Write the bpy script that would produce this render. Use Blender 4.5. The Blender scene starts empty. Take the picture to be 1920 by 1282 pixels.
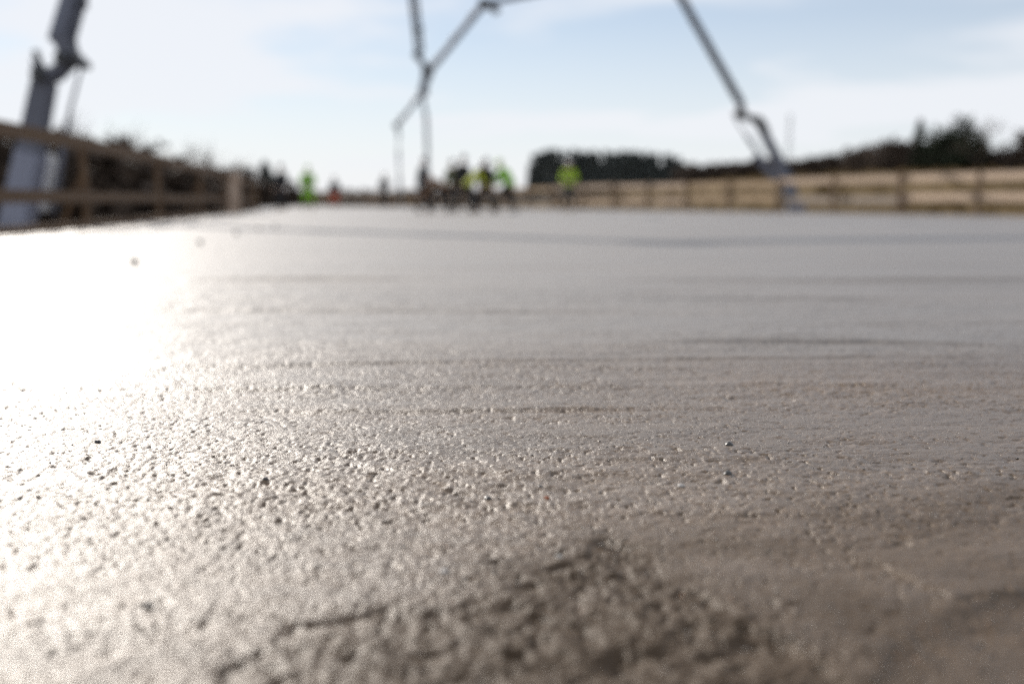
import bpy, bmesh, math, random
import numpy as np
from mathutils import Vector, Matrix

# ------------------------------------------------------------------ camera, sky, sun, exposure
scene = bpy.context.scene
COL = scene.collection
R = math.radians
CAM_H = 0.34
FPX = 1867.0                      # focal length in photo pixels (35 mm on a 36 mm wide sensor)
PITCH = math.atan(263.0 / FPX)

cam_d = bpy.data.cameras.new("camera")
cam = bpy.data.objects.new("camera", cam_d)
COL.objects.link(cam)
cam.location = (0, 0, CAM_H)
cam.rotation_euler = (math.pi / 2 - PITCH, 0, 0)
cam_d.sensor_width = 36.0
cam_d.lens = 35.0
cam_d.clip_start = 0.02
cam_d.clip_end = 9000.0
cam_d.dof.use_dof = True
cam_d.dof.focus_distance = 1.40
cam_d.dof.aperture_fstop = 1.8
cam_d.dof.aperture_blades = 0
scene.camera = cam

SUN_AZ, SUN_EL = R(-34.0), R(26.0)
world = bpy.data.worlds.new("World")
scene.world = world
world.use_nodes = True
wn, wl = world.node_tree.nodes, world.node_tree.links
wn.clear()
w_out = wn.new("ShaderNodeOutputWorld")
w_bg = wn.new("ShaderNodeBackground")
w_sky = wn.new("ShaderNodeTexSky")
w_sky.sky_type = 'NISHITA'
w_sky.sun_disc = False
w_sky.sun_elevation = SUN_EL
w_sky.sun_rotation = SUN_AZ
w_sky.altitude = 50
w_sky.air_density = 1.0
w_sky.dust_density = 0.15
w_sky.ozone_density = 3.0
w_bg.inputs[1].default_value = 0.078
# thin veil of cloud over the blue: noise on a flat cloud deck above the place
w_tc = wn.new("ShaderNodeTexCoord")
w_sep = wn.new("ShaderNodeSeparateXYZ")
wl.new(w_tc.outputs["Generated"], w_sep.inputs[0])
w_add = wn.new("ShaderNodeMath"); w_add.operation = 'ADD'; w_add.inputs[1].default_value = 0.16
w_max = wn.new("ShaderNodeMath"); w_max.operation = 'MAXIMUM'; w_max.inputs[1].default_value = 0.0
wl.new(w_sep.outputs[2], w_max.inputs[0]); wl.new(w_max.outputs[0], w_add.inputs[0])
w_dx = wn.new("ShaderNodeMath"); w_dx.operation = 'DIVIDE'
w_dy = wn.new("ShaderNodeMath"); w_dy.operation = 'DIVIDE'
wl.new(w_sep.outputs[0], w_dx.inputs[0]); wl.new(w_add.outputs[0], w_dx.inputs[1])
wl.new(w_sep.outputs[1], w_dy.inputs[0]); wl.new(w_add.outputs[0], w_dy.inputs[1])
w_cmb = wn.new("ShaderNodeCombineXYZ")
wl.new(w_dx.outputs[0], w_cmb.inputs[0]); wl.new(w_dy.outputs[0], w_cmb.inputs[1])
w_map = wn.new("ShaderNodeMapping")
w_map.inputs["Location"].default_value = (5.2, 1.7, 0.0)
w_map.inputs["Rotation"].default_value = (0, 0, R(18))
w_map.inputs["Scale"].default_value = (0.75, 0.95, 1.0)
wl.new(w_cmb.outputs[0], w_map.inputs[0])
w_n1 = wn.new("ShaderNodeTexNoise")
w_n1.inputs["Scale"].default_value = 1.0
w_n1.inputs["Detail"].default_value = 6.0
w_n1.inputs["Roughness"].default_value = 0.5
w_n1.inputs["Distortion"].default_value = 0.3
wl.new(w_map.outputs[0], w_n1.inputs["Vector"])
w_ramp = wn.new("ShaderNodeMapRange")
w_ramp.interpolation_type = 'SMOOTHSTEP'
w_ramp.inputs["From Min"].default_value = 0.42
w_ramp.inputs["From Max"].default_value = 0.60
w_ramp.inputs["To Min"].default_value = 0.42
w_ramp.inputs["To Max"].default_value = 0.93
wl.new(w_n1.outputs[0], w_ramp.inputs["Value"])
# veil is thicker low over the horizon, as everywhere round it
w_hor = wn.new("ShaderNodeMapRange")
w_hor.inputs["From Min"].default_value = 0.0
w_hor.inputs["From Max"].default_value = 0.30
w_hor.inputs["To Min"].default_value = 0.97
w_hor.inputs["To Max"].default_value = 0.0
wl.new(w_max.outputs[0], w_hor.inputs["Value"])
w_mx = wn.new("ShaderNodeMath"); w_mx.operation = 'MAXIMUM'
wl.new(w_ramp.outputs[0], w_mx.inputs[0]); wl.new(w_hor.outputs[0], w_mx.inputs[1])
w_mix = wn.new("ShaderNodeMixRGB")
w_mix.inputs[2].default_value = (8.9, 9.1, 9.55, 1)
wl.new(w_mx.outputs[0], w_mix.inputs[0])
wl.new(w_sky.outputs[0], w_mix.inputs[1])
wl.new(w_mix.outputs[0], w_bg.inputs[0])
wl.new(w_bg.outputs[0], w_out.inputs[0])

sun_d = bpy.data.lights.new("sun", 'SUN')
sun_d.energy = 3.8
sun_d.angle = R(0.53)
sun_d.color = (1.0, 0.93, 0.84)
sun = bpy.data.objects.new("sun", sun_d)
COL.objects.link(sun)
sdir = Vector((math.sin(SUN_AZ) * math.cos(SUN_EL), math.cos(SUN_AZ) * math.cos(SUN_EL), math.sin(SUN_EL)))
sun.rotation_euler = (-sdir).to_track_quat('-Z', 'Y').to_euler()
sun.location = sdir * 60

scene.view_settings.view_transform = 'Standard'
scene.view_settings.look = 'None'
scene.view_settings.exposure = 0.35
scene.view_settings.gamma = 1.0
scene.view_settings.use_curve_mapping = False
scene.cycles.use_denoising = False
scene.cycles.use_adaptive_sampling = False
scene.cycles.sample_clamp_direct = 4.0
scene.cycles.max_bounces = 6
scene.cycles.caustics_reflective = False
scene.cycles.caustics_refractive = False
scene.cycles.sample_clamp_indirect = 4.0

# ------------------------------------------------------------------ helpers
FWD = Vector((0, math.cos(PITCH), -math.sin(PITCH)))
UPV = Vector((0, math.sin(PITCH), math.cos(PITCH)))


def at(px, py, Y):
    """world point seen at photo pixel (px, py) at ground distance Y"""
    d = FWD + Vector((1, 0, 0)) * ((px - 960) / FPX) + UPV * ((641 - py) / FPX)
    return Vector((0, 0, CAM_H)) + d * (Y / d.y)


def gp(px, py):
    d = FWD + Vector((1, 0, 0)) * ((px - 960) / FPX) + UPV * ((641 - py) / FPX)
    return Vector((0, 0, CAM_H)) + d * (CAM_H / -d.z)


def atz(px, Y, z):
    """x for pixel column px at distance Y"""
    d = FWD * 1.0
    zz = (z - CAM_H)
    depth = Y * math.cos(PITCH) - zz * math.sin(PITCH)
    return Vector(((px - 960) / FPX * depth, Y, z))


def tag(o, label=None, cat=None, group=None, kind=None):
    if label: o["label"] = label
    if cat: o["category"] = cat
    if group: o["group"] = group
    if kind: o["kind"] = kind
    return o


def empty(name, loc=(0, 0, 0), rz=0.0):
    e = bpy.data.objects.new(name, None)
    e.location = loc
    e.rotation_euler = (0, 0, rz)
    e.empty_display_size = 0.2
    COL.objects.link(e)
    return e


def link(name, me, mat=None, parent=None, smooth=False):
    o = bpy.data.objects.new(name, me)
    if mat is not None and len(me.materials) == 0:
        me.materials.append(mat)
    COL.objects.link(o)
    if parent is not None:
        o.parent = parent
    if smooth:
        me.polygons.foreach_set("use_smooth", [True] * len(me.polygons))
    return o


def bm_obj(name, bm, mat, parent=None, smooth=False):
    me = bpy.data.meshes.new(name)
    bmesh.ops.recalc_face_normals(bm, faces=bm.faces)
    bm.to_mesh(me)
    bm.free()
    return link(name, me, mat, parent, smooth)


def arr_mesh(name, V, F):
    """mesh from arrays: V (n,3), F (m,k)"""
    V = np.asarray(V, dtype=np.float32); F = np.asarray(F, dtype=np.int32)
    me = bpy.data.meshes.new(name)
    n, (m, k) = len(V), F.shape
    me.vertices.add(n); me.vertices.foreach_set("co", V.ravel())
    me.loops.add(m * k); me.loops.foreach_set("vertex_index", F.ravel())
    me.polygons.add(m)
    me.polygons.foreach_set("loop_start", np.arange(0, m * k, k, dtype=np.int32))
    me.update(calc_edges=True)
    me.validate()
    return me


def add_box(bm, c, s, rot=None, bevel=0.0):
    """box centred at c with full size s"""
    m = Matrix.Translation(Vector(c)) @ (rot.to_4x4() if rot is not None else Matrix.Identity(4)) @ Matrix.Diagonal((s[0], s[1], s[2], 1))
    r = bmesh.ops.create_cube(bm, size=1.0, matrix=m)
    if bevel:
        es = list({e for v in r["verts"] for e in v.link_edges})
        bmesh.ops.bevel(bm, geom=es, offset=bevel, segments=1, affect='EDGES')


def frame_of(d, hint=Vector((0, 0, 1))):
    d = d.normalized()
    x = d.cross(hint)
    if x.length < 1e-4: x = d.cross(Vector((1, 0, 0)))
    x.normalize()
    y = x.cross(d).normalized()
    return x, y, d


def add_tube(bm, pts, rad, seg=8, cap=True):
    pts = [Vector(p) for p in pts]
    if not isinstance(rad, (list, tuple)): rad = [rad] * len(pts)
    rings = []
    for i, p in enumerate(pts):
        a = pts[max(i - 1, 0)]; b = pts[min(i + 1, len(pts) - 1)]
        x, y, _ = frame_of(b - a)
        rings.append([bm.verts.new(p + (x * math.cos(2 * math.pi * k / seg) + y * math.sin(2 * math.pi * k / seg)) * rad[i]) for k in range(seg)])
    for i in range(len(rings) - 1):
        for k in range(seg):
            bm.faces.new((rings[i][k], rings[i][(k + 1) % seg], rings[i + 1][(k + 1) % seg], rings[i + 1][k]))
    if cap:
        bm.faces.new(rings[0][::-1]); bm.faces.new(rings[-1])


def add_beam(bm, p, q, w0, h0, w1, h1, hint=Vector((0, 0, 1)), bevel=0.0):
    """tapered rectangular beam p -> q; w across, h along hint"""
    p, q = Vector(p), Vector(q)
    x, y, d = frame_of(q - p, hint)
    vs = []
    for c, w, h in ((p, w0, h0), (q, w1, h1)):
        vs.append([bm.verts.new(c + x * sx * w / 2 + y * sy * h / 2) for sx, sy in ((-1, -1), (1, -1), (1, 1), (-1, 1))])
    fs = [bm.faces.new(vs[0][::-1]), bm.faces.new(vs[1])]
    for k in range(4):
        fs.append(bm.faces.new((vs[0][k], vs[0][(k + 1) % 4], vs[1][(k + 1) % 4], vs[1][k])))
    if bevel:
        es = list({e for f in fs for e in f.edges})
        bmesh.ops.bevel(bm, geom=es, offset=bevel, segments=2, affect='EDGES')


def add_plate(bm, pts, normal, thick):
    """flat plate of polygon pts with thickness along normal"""
    n = Vector(normal).normalized() * thick / 2
    a = [bm.verts.new(Vector(p) - n) for p in pts]
    b = [bm.verts.new(Vector(p) + n) for p in pts]
    bm.faces.new(a[::-1]); bm.faces.new(b)
    for i in range(len(pts)):
        j = (i + 1) % len(pts)
        bm.faces.new((a[i], a[j], b[j], b[i]))


def mat(name, col, rough=0.6, var=0.25, scale=8.0, bump=0.0, bscale=40.0, metal=0.0, col2=None, spec=0.5, stretch=(1, 1, 1), trans=0.0):
    m = bpy.data.materials.new(name)
    m.use_nodes = True
    n, l = m.node_tree.nodes, m.node_tree.links
    p = n["Principled BSDF"]
    p.inputs["Roughness"].default_value = rough
    p.inputs["Metallic"].default_value = metal
    p.inputs["Specular IOR Level"].default_value = spec
    tc = n.new("ShaderNodeTexCoord"); mp = n.new("ShaderNodeMapping")
    mp.inputs["Scale"].default_value = stretch
    l.new(tc.outputs["Object"], mp.inputs[0])
    nz = n.new("ShaderNodeTexNoise")
    nz.inputs["Scale"].default_value = scale
    nz.inputs["Detail"].default_value = 5
    l.new(mp.outputs[0], nz.inputs["Vector"])
    mx = n.new("ShaderNodeMixRGB")
    c2 = col2 if col2 else tuple(c * (1 - var) for c in col)
    mx.inputs[1].default_value = (*[c * (1 + var * 0.5) for c in col], 1)
    mx.inputs[2].default_value = (*c2, 1)
    l.new(nz.outputs[0], mx.inputs[0])
    l.new(mx.outputs[0], p.inputs["Base Color"])
    if bump:
        nb = n.new("ShaderNodeTexNoise"); nb.inputs["Scale"].default_value = bscale; nb.inputs["Detail"].default_value = 4
        l.new(mp.outputs[0], nb.inputs["Vector"])
        bp = n.new("ShaderNodeBump"); bp.inputs["Strength"].default_value = bump; bp.inputs["Distance"].default_value = 0.02
        l.new(nb.outputs[0], bp.inputs["Height"]); l.new(bp.outputs[0], p.inputs["Normal"])
    if trans:
        t = n.new("ShaderNodeBsdfTranslucent")
        l.new(mx.outputs[0], t.inputs[0])
        ms = n.new("ShaderNodeMixShader"); ms.inputs[0].default_value = trans
        l.new(p.outputs[0], ms.inputs[1]); l.new(t.outputs[0], ms.inputs[2])
        l.new(ms.outputs[0], n["Material Output"].inputs[0])
    return m


# ------------------------------------------------------------------ numpy noise
def _h(ix, iy, seed):
    n = (ix.astype(np.int64) * 374761393 + iy.astype(np.int64) * 668265263 + seed * 974634721) & 0xFFFFFFFF
    n = ((n ^ (n >> 13)) * 1274126177) & 0xFFFFFFFF
    n = n ^ (n >> 16)
    return (n & 0xFFFF).astype(np.float32) / 32767.5 - 1.0


def vnoise(x, y, seed=0):
    xf = np.floor(x); yf = np.floor(y)
    fx = (x - xf).astype(np.float32); fy = (y - yf).astype(np.float32)
    fx = fx * fx * fx * (fx * (fx * 6 - 15) + 10); fy = fy * fy * fy * (fy * (fy * 6 - 15) + 10)
    a = _h(xf, yf, seed); b = _h(xf + 1, yf, seed); c = _h(xf, yf + 1, seed); d = _h(xf + 1, yf + 1, seed)
    return (a + (b - a) * fx) + ((c + (d - c) * fx) - (a + (b - a) * fx)) * fy


def smooth(a, b, x):
    t = np.clip((x - a) / (b - a), 0, 1)
    return t * t * (3 - 2 * t)


# deck edges (the bridge deck bends to the left)
_LY = np.array([-10, 0, 9.6, 11.6, 14.5, 20, 26, 34, 40, 45, 60, 75, 95])
_LX = np.array([-4.6, -4.7, -4.95, -5.2, -5.6, -6.5, -7.4, -8.9, -10.1, -11.2, -15.2, -20.5, -30])
_RY = np.array([-10, 0, 10, 18, 23.6, 28, 35, 43, 54, 62, 75, 95])
_RX = np.array([14.6, 14.9, 14.6, 13.3, 11.8, 9.9, 6.9, 3.2, -2.2, -6.4, -13.5, -25])


def edge_fn(Y, X):
    yy = np.linspace(Y[0], Y[-1], 600)
    xx = np.interp(yy, Y, X)
    k = np.ones(41) / 41
    xs = np.convolve(np.pad(xx, 20, mode='edge'), k, 'valid')
    return lambda y: np.interp(y, yy, xs)


LE, RE = edge_fn(_LY, _LX), edge_fn(_RY, _RX)

# ------------------------------------------------------------------ materials
def slab_material():
    m = bpy.data.materials.new("fresh_concrete")
    m.use_nodes = True
    n, l = m.node_tree.nodes, m.node_tree.links
    p = n["Principled BSDF"]
    geo = n.new("ShaderNodeNewGeometry")
    at_ = n.new("ShaderNodeAttribute"); at_.attribute_name = "sandy_vignette"
    # colour: warm grey cement with wet blotches, pale laitance and a painted vignette
    def noise(scale, detail=5, stretch=(1, 1, 1), rough=0.55):
        mp = n.new("ShaderNodeMapping"); mp.inputs["Scale"].default_value = stretch
        l.new(geo.outputs["Position"], mp.inputs[0])
        t = n.new("ShaderNodeTexNoise"); t.inputs["Scale"].default_value = scale
        t.inputs["Detail"].default_value = detail; t.inputs["Roughness"].default_value = rough
        l.new(mp.outputs[0], t.inputs["Vector"])
        return t
    def rng(src, a, b, c, d):
        r = n.new("ShaderNodeMapRange"); r.inputs[1].default_value = a; r.inputs[2].default_value = b
        r.inputs[3].default_value = c; r.inputs[4].default_value = d
        l.new(src, r.inputs[0]); return r
    big = noise(1.1, 5, (0.5, 1.4, 1))
    mid = noise(26, 6)
    fin = noise(420, 3)
    c1 = n.new("ShaderNodeMixRGB"); c1.inputs[1].default_value = (0.090, 0.056, 0.028, 1); c1.inputs[2].default_value = (0.176, 0.112, 0.060, 1)
    l.new(rng(big.outputs[0], 0.3, 0.7, 0, 1).outputs[0], c1.inputs[0])
    c2 = n.new("ShaderNodeMixRGB"); c2.blend_type = 'MULTIPLY'; c2.inputs[0].default_value = 1.0
    l.new(c1.outputs[0], c2.inputs[1])
    l.new(rng(mid.outputs[0], 0.25, 0.75, 0.78, 1.16).outputs[0], c2.inputs[2])
    c3 = n.new("ShaderNodeMixRGB"); c3.blend_type = 'MULTIPLY'; c3.inputs[0].default_value = 1.0
    l.new(c2.outputs[0], c3.inputs[1])
    l.new(rng(fin.outputs[0], 0.25, 0.75, 0.72, 1.25).outputs[0], c3.inputs[2])
    c4 = n.new("ShaderNodeMixRGB"); c4.inputs[2].default_value = (0.054, 0.033, 0.016, 1)  # dark tone of the rough patch, also paints the corner vignette
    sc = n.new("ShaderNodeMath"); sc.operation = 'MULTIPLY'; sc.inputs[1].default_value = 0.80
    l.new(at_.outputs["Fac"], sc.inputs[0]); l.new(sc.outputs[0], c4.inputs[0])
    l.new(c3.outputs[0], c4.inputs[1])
    fi = n.new("ShaderNodeAttribute"); fi.attribute_name = "film"      # bleed water lies on the smooth paste, not on the gritty part nearest
    c5 = n.new("ShaderNodeMixRGB"); c5.inputs[2].default_value = (0.150, 0.135, 0.122, 1)
    s5 = n.new("ShaderNodeMath"); s5.operation = 'MULTIPLY'; s5.inputs[1].default_value = 0.75
    l.new(fi.outputs["Fac"], s5.inputs[0]); l.new(s5.outputs[0], c5.inputs[0]); l.new(c4.outputs[0], c5.inputs[1])
    l.new(c5.outputs[0], p.inputs["Base Color"])
    sp = n.new("ShaderNodeMath"); sp.operation = 'MULTIPLY_ADD'; sp.inputs[1].default_value = 0.12; sp.inputs[2].default_value = 0.22
    l.new(fi.outputs["Fac"], sp.inputs[0]); l.new(sp.outputs[0], p.inputs["Specular IOR Level"])
    # gloss: bleed water film in patches and streaks across the deck
    st = noise(3.0, 5, (0.35, 2.2, 1))
    r1 = rng(st.outputs[0], 0.3, 0.7, 0.50, 0.60)
    rf = n.new("ShaderNodeMath"); rf.operation = 'MULTIPLY_ADD'; rf.inputs[1].default_value = -0.05; rf.inputs[2].default_value = 0.0
    l.new(fi.outputs["Fac"], rf.inputs[0])
    r2 = n.new("ShaderNodeMath"); r2.operation = 'ADD'
    l.new(r1.outputs[0], r2.inputs[0]); l.new(rf.outputs[0], r2.inputs[1])
    ra = n.new("ShaderNodeMath"); ra.operation = 'MULTIPLY_ADD'; ra.inputs[1].default_value = 0.05
    l.new(at_.outputs["Fac"], ra.inputs[0]); l.new(r2.outputs[0], ra.inputs[2])
    l.new(ra.outputs[0], p.inputs["Roughness"])
    cw = n.new("ShaderNodeMath"); cw.operation = 'MULTIPLY_ADD'; cw.inputs[1].default_value = 0.08; cw.inputs[2].default_value = 0.92
    l.new(fi.outputs["Fac"], cw.inputs[0]); cs = n.new("ShaderNodeMath"); cs.operation = 'MULTIPLY_ADD'; cs.inputs[1].default_value = -0.75; cs.use_clamp = True
    l.new(at_.outputs["Fac"], cs.inputs[0]); l.new(cw.outputs[0], cs.inputs[2]); l.new(cs.outputs[0], p.inputs["Coat Weight"])
    p.inputs["Coat IOR"].default_value = 1.58
    cr = n.new("ShaderNodeMath"); cr.operation = 'MULTIPLY_ADD'; cr.inputs[1].default_value = 0.33; cr.inputs[2].default_value = 0.35
    l.new(fi.outputs["Fac"], cr.inputs[0]); l.new(cr.outputs[0], p.inputs["Coat Roughness"])
    # fine relief
    f1 = noise(330, 4, (0.8, 1.3, 1), 0.6)
    f2 = noise(75, 5, (0.6, 1.6, 1), 0.6)
    vo = n.new("ShaderNodeTexVoronoi"); vo.inputs["Scale"].default_value = 210
    l.new(geo.outputs["Position"], vo.inputs["Vector"])
    pit = rng(vo.outputs["Distance"], 0.0, 0.22, 0.0, 1.0)
    s1 = n.new("ShaderNodeMath"); s1.operation = 'MULTIPLY_ADD'; s1.inputs[1].default_value = 2.2
    l.new(f2.outputs[0], s1.inputs[0]); l.new(f1.outputs[0], s1.inputs[2])
    s2 = n.new("ShaderNodeMath"); s2.operation = 'MULTIPLY_ADD'; s2.inputs[1].default_value = 0.9
    l.new(pit.outputs[0], s2.inputs[0]); l.new(s1.outputs[0], s2.inputs[2])
    bp = n.new("ShaderNodeBump"); bp.inputs["Distance"].default_value = 0.0024
    bs = n.new("ShaderNodeMath"); bs.operation = 'MULTIPLY_ADD'; bs.inputs[1].default_value = -0.50; bs.inputs[2].default_value = 0.70
    l.new(fi.outputs["Fac"], bs.inputs[0]); l.new(bs.outputs[0], bp.inputs["Strength"])
    l.new(s2.outputs[0], bp.inputs["Height"])
    wv = noise(1.0, 5, (9, 15, 1), 0.55)
    bw = n.new("ShaderNodeBump"); bw.inputs["Strength"].default_value = 1.0; bw.inputs["Distance"].default_value = 0.010
    l.new(wv.outputs[0], bw.inputs["Height"]); l.new(bw.outputs[0], bp.inputs["Normal"])
    l.new(bp.outputs[0], p.inputs["Normal"])
    l.new(bp.outputs[0], p.inputs["Coat Normal"])
    return m


M = {}
M["slab"] = slab_material()
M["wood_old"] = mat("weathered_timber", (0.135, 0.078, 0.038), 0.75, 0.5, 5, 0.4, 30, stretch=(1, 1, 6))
M["wood_grey"] = mat("greyed_plank", (0.44, 0.36, 0.29), 0.75, 0.35, 4, 0.2, 30)
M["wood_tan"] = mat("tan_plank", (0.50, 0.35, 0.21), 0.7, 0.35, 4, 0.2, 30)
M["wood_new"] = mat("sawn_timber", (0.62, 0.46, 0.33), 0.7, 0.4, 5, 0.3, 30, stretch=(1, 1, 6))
M["wood_pale"] = mat("pale_plank", (0.46, 0.35, 0.27), 0.7, 0.25, 4, 0.2, 30)
M["ply"] = mat("formwork_board", (0.24, 0.15, 0.08), 0.6, 0.4, 3, 0.2, 20)
M["boom"] = mat("boom_grey_paint", (0.135, 0.145, 0.185), 0.7, 0.2, 2.5, 0.1, 12)
M["boom_dark"] = mat("joint_dark_steel", (0.055, 0.058, 0.065), 0.45, 0.3, 6, 0.1, 20)
M["white_paint"] = mat("white_truck_paint", (0.72, 0.72, 0.71), 0.35, 0.12, 2, 0.0)
M["steel"] = mat("chrome_rod", (0.55, 0.56, 0.58), 0.25, 0.1, 4, metal=0.2)
M["rubber"] = mat("black_rubber", (0.030, 0.031, 0.034), 0.6, 0.3, 6, 0.1, 30)
M["hose"] = mat("grey_rubber_hose", (0.30, 0.34, 0.38), 0.55, 0.2, 6, 0.1, 30)
M["glass"] = mat("dark_cab_glass", (0.03, 0.035, 0.04), 0.08, 0.1, 2)
M["galv"] = mat("galvanised_steel", (0.42, 0.45, 0.48), 0.45, 0.2, 10, metal=0.6)


# ------------------------------------------------------------------ ground (terrain) and concrete deck
def terrain_h(x, y):
    d = np.sqrt(x * x + y * y)
    crest = -1.8 + 5.7 * smooth(-28.0, 50.0, x)
    s = smooth(56.0, 142.0, d) * smooth(-40, 30, y)
    far = smooth(170.0, 420.0, d)
    h = -4.4 + (crest + 4.4) * s - far * 0.6 * (crest + 4.4) * s * 0.3
    # left bank, falling away behind the fence
    h = h + 1.6 * smooth(-24, -48, x) * smooth(-20, 20, y) * (1 - smooth(110, 180, d))
    h = h + (vnoise(x * 0.06, y * 0.06, 5) * 0.30 + vnoise(x * 0.21, y * 0.21, 6) * 0.12) * smooth(30, 70, d)
    return h


def build_ground():
    a = np.concatenate([np.linspace(-220, 220, 150)])
    out = 220 * (6000 / 220) ** (np.arange(1, 22) / 21)
    ax = np.concatenate([-out[::-1], a, out])
    X, Y = np.meshgrid(ax, ax + 60)
    Z = terrain_h(X, Y)
    n = len(ax)
    V = np.stack([X.ravel(), Y.ravel(), Z.ravel()], 1)
    i = np.arange(n * n).reshape(n, n)
    F = np.stack([i[:-1, :-1], i[:-1, 1:], i[1:, 1:], i[1:, :-1]], -1).reshape(-1, 4)
    m = bpy.data.materials.new("dry_winter_field")
    m.use_nodes = True
    nn, l = m.node_tree.nodes, m.node_tree.links
    p = nn["Principled BSDF"]; p.inputs["Roughness"].default_value = 0.9; p.inputs["Specular IOR Level"].default_value = 0.15
    geo = nn.new("ShaderNodeNewGeometry")
    t1 = nn.new("ShaderNodeTexNoise"); t1.inputs["Scale"].default_value = 0.09; t1.inputs["Detail"].default_value = 6
    t2 = nn.new("ShaderNodeTexNoise"); t2.inputs["Scale"].default_value = 1.1; t2.inputs["Detail"].default_value = 6
    l.new(geo.outputs["Position"], t1.inputs["Vector"]); l.new(geo.outputs["Position"], t2.inputs["Vector"])
    r1 = nn.new("ShaderNodeValToRGB")
    r1.color_ramp.elements[0].position = 0.35; r1.color_ramp.elements[0].color = (0.085, 0.055, 0.018, 1)
    r1.color_ramp.elements[1].position = 0.62; r1.color_ramp.elements[1].color = (0.165, 0.110, 0.045, 1)
    l.new(t1.outputs[0], r1.inputs[0])
    mx = nn.new("ShaderNodeMixRGB"); mx.blend_type = 'MULTIPLY'; mx.inputs[0].default_value = 1
    mr = nn.new("ShaderNodeMapRange"); mr.inputs[1].default_value = 0.3; mr.inputs[2].default_value = 0.7; mr.inputs[3].default_value = 0.55; mr.inputs[4].default_value = 1.3
    l.new(t2.outputs[0], mr.inputs[0]); l.new(r1.outputs[0], mx.inputs[1]); l.new(mr.outputs[0], mx.inputs[2])
    l.new(mx.outputs[0], p.inputs["Base Color"])
    bp = nn.new("ShaderNodeBump"); bp.inputs["Strength"].default_value = 0.8; bp.inputs["Distance"].default_value = 0.3
    l.new(t2.outputs[0], bp.inputs["Height"]); l.new(bp.outputs[0], p.inputs["Normal"])
    o = link("ground", arr_mesh("ground", V, F), m, smooth=True)
    tag(o, "pale dry grass field rising behind the bridge deck", kind="structure")
    return o


build_ground()


def poly_mask(px, py, poly, soft):
    """1 inside the polygon, 0 outside, with a soft edge"""
    poly = np.array(poly, dtype=np.float64)
    inside = np.zeros(px.shape, bool); dist = np.full(px.shape, 1e9)
    n = len(poly)
    for i in range(n):
        x0, y0 = poly[i]; x1, y1 = poly[(i + 1) % n]
        c = ((y0 > py) != (y1 > py)) & (px < (x1 - x0) * (py - y0) / (y1 - y0 + 1e-12) + x0)
        inside ^= c
        dx, dy = x1 - x0, y1 - y0
        t = np.clip(((px - x0) * dx + (py - y0) * dy) / (dx * dx + dy * dy), 0, 1)
        dist = np.minimum(dist, np.hypot(px - x0 - t * dx, py - y0 - t * dy))
    sd = np.where(inside, dist, -dist)
    return smooth(-soft, soft, sd)


def G2(*pix):
    return [tuple(gp(a, b)[:2]) for a, b in pix]


# trowel marks in the foreground (positions on the deck)
PATCH_ROUGH = G2((1125, 1004), (1190, 1030), (1345, 1118), (1450, 1190), (1620, 1282), (1700, 1420), (430, 1420), (440, 1250), (540, 1186), (720, 1152), (930, 1120), (1060, 1050))
PATCH_RAISED = G2((1618, 1050), (1690, 1020), (1790, 995), (1990, 965), (2200, 980), (2250, 1100), (1960, 1110), (1800, 1118), (1716, 1086))
PATCH_LOW = G2((1740, 1195), (1830, 1135), (1920, 1110), (2250, 1100), (2300, 1420), (1500, 1420), (1640, 1260))


VIGNETTE = G2((1040, 1010), (1500, 950), (2300, 890), (2500, 1500), (420, 1500), (760, 1190))  # near right area whose colour is darkened to paint in lens falloff


def film_cover(x, y):
    """how far the surface is closed and wet: gritty near the camera, smooth paste beyond"""
    return smooth(1.55, 2.75, y - 0.10 * x + 0.30 * vnoise(x * 1.1, y * 1.6, 81) + 0.10 * vnoise(x * 4, y * 9, 82))


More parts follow.
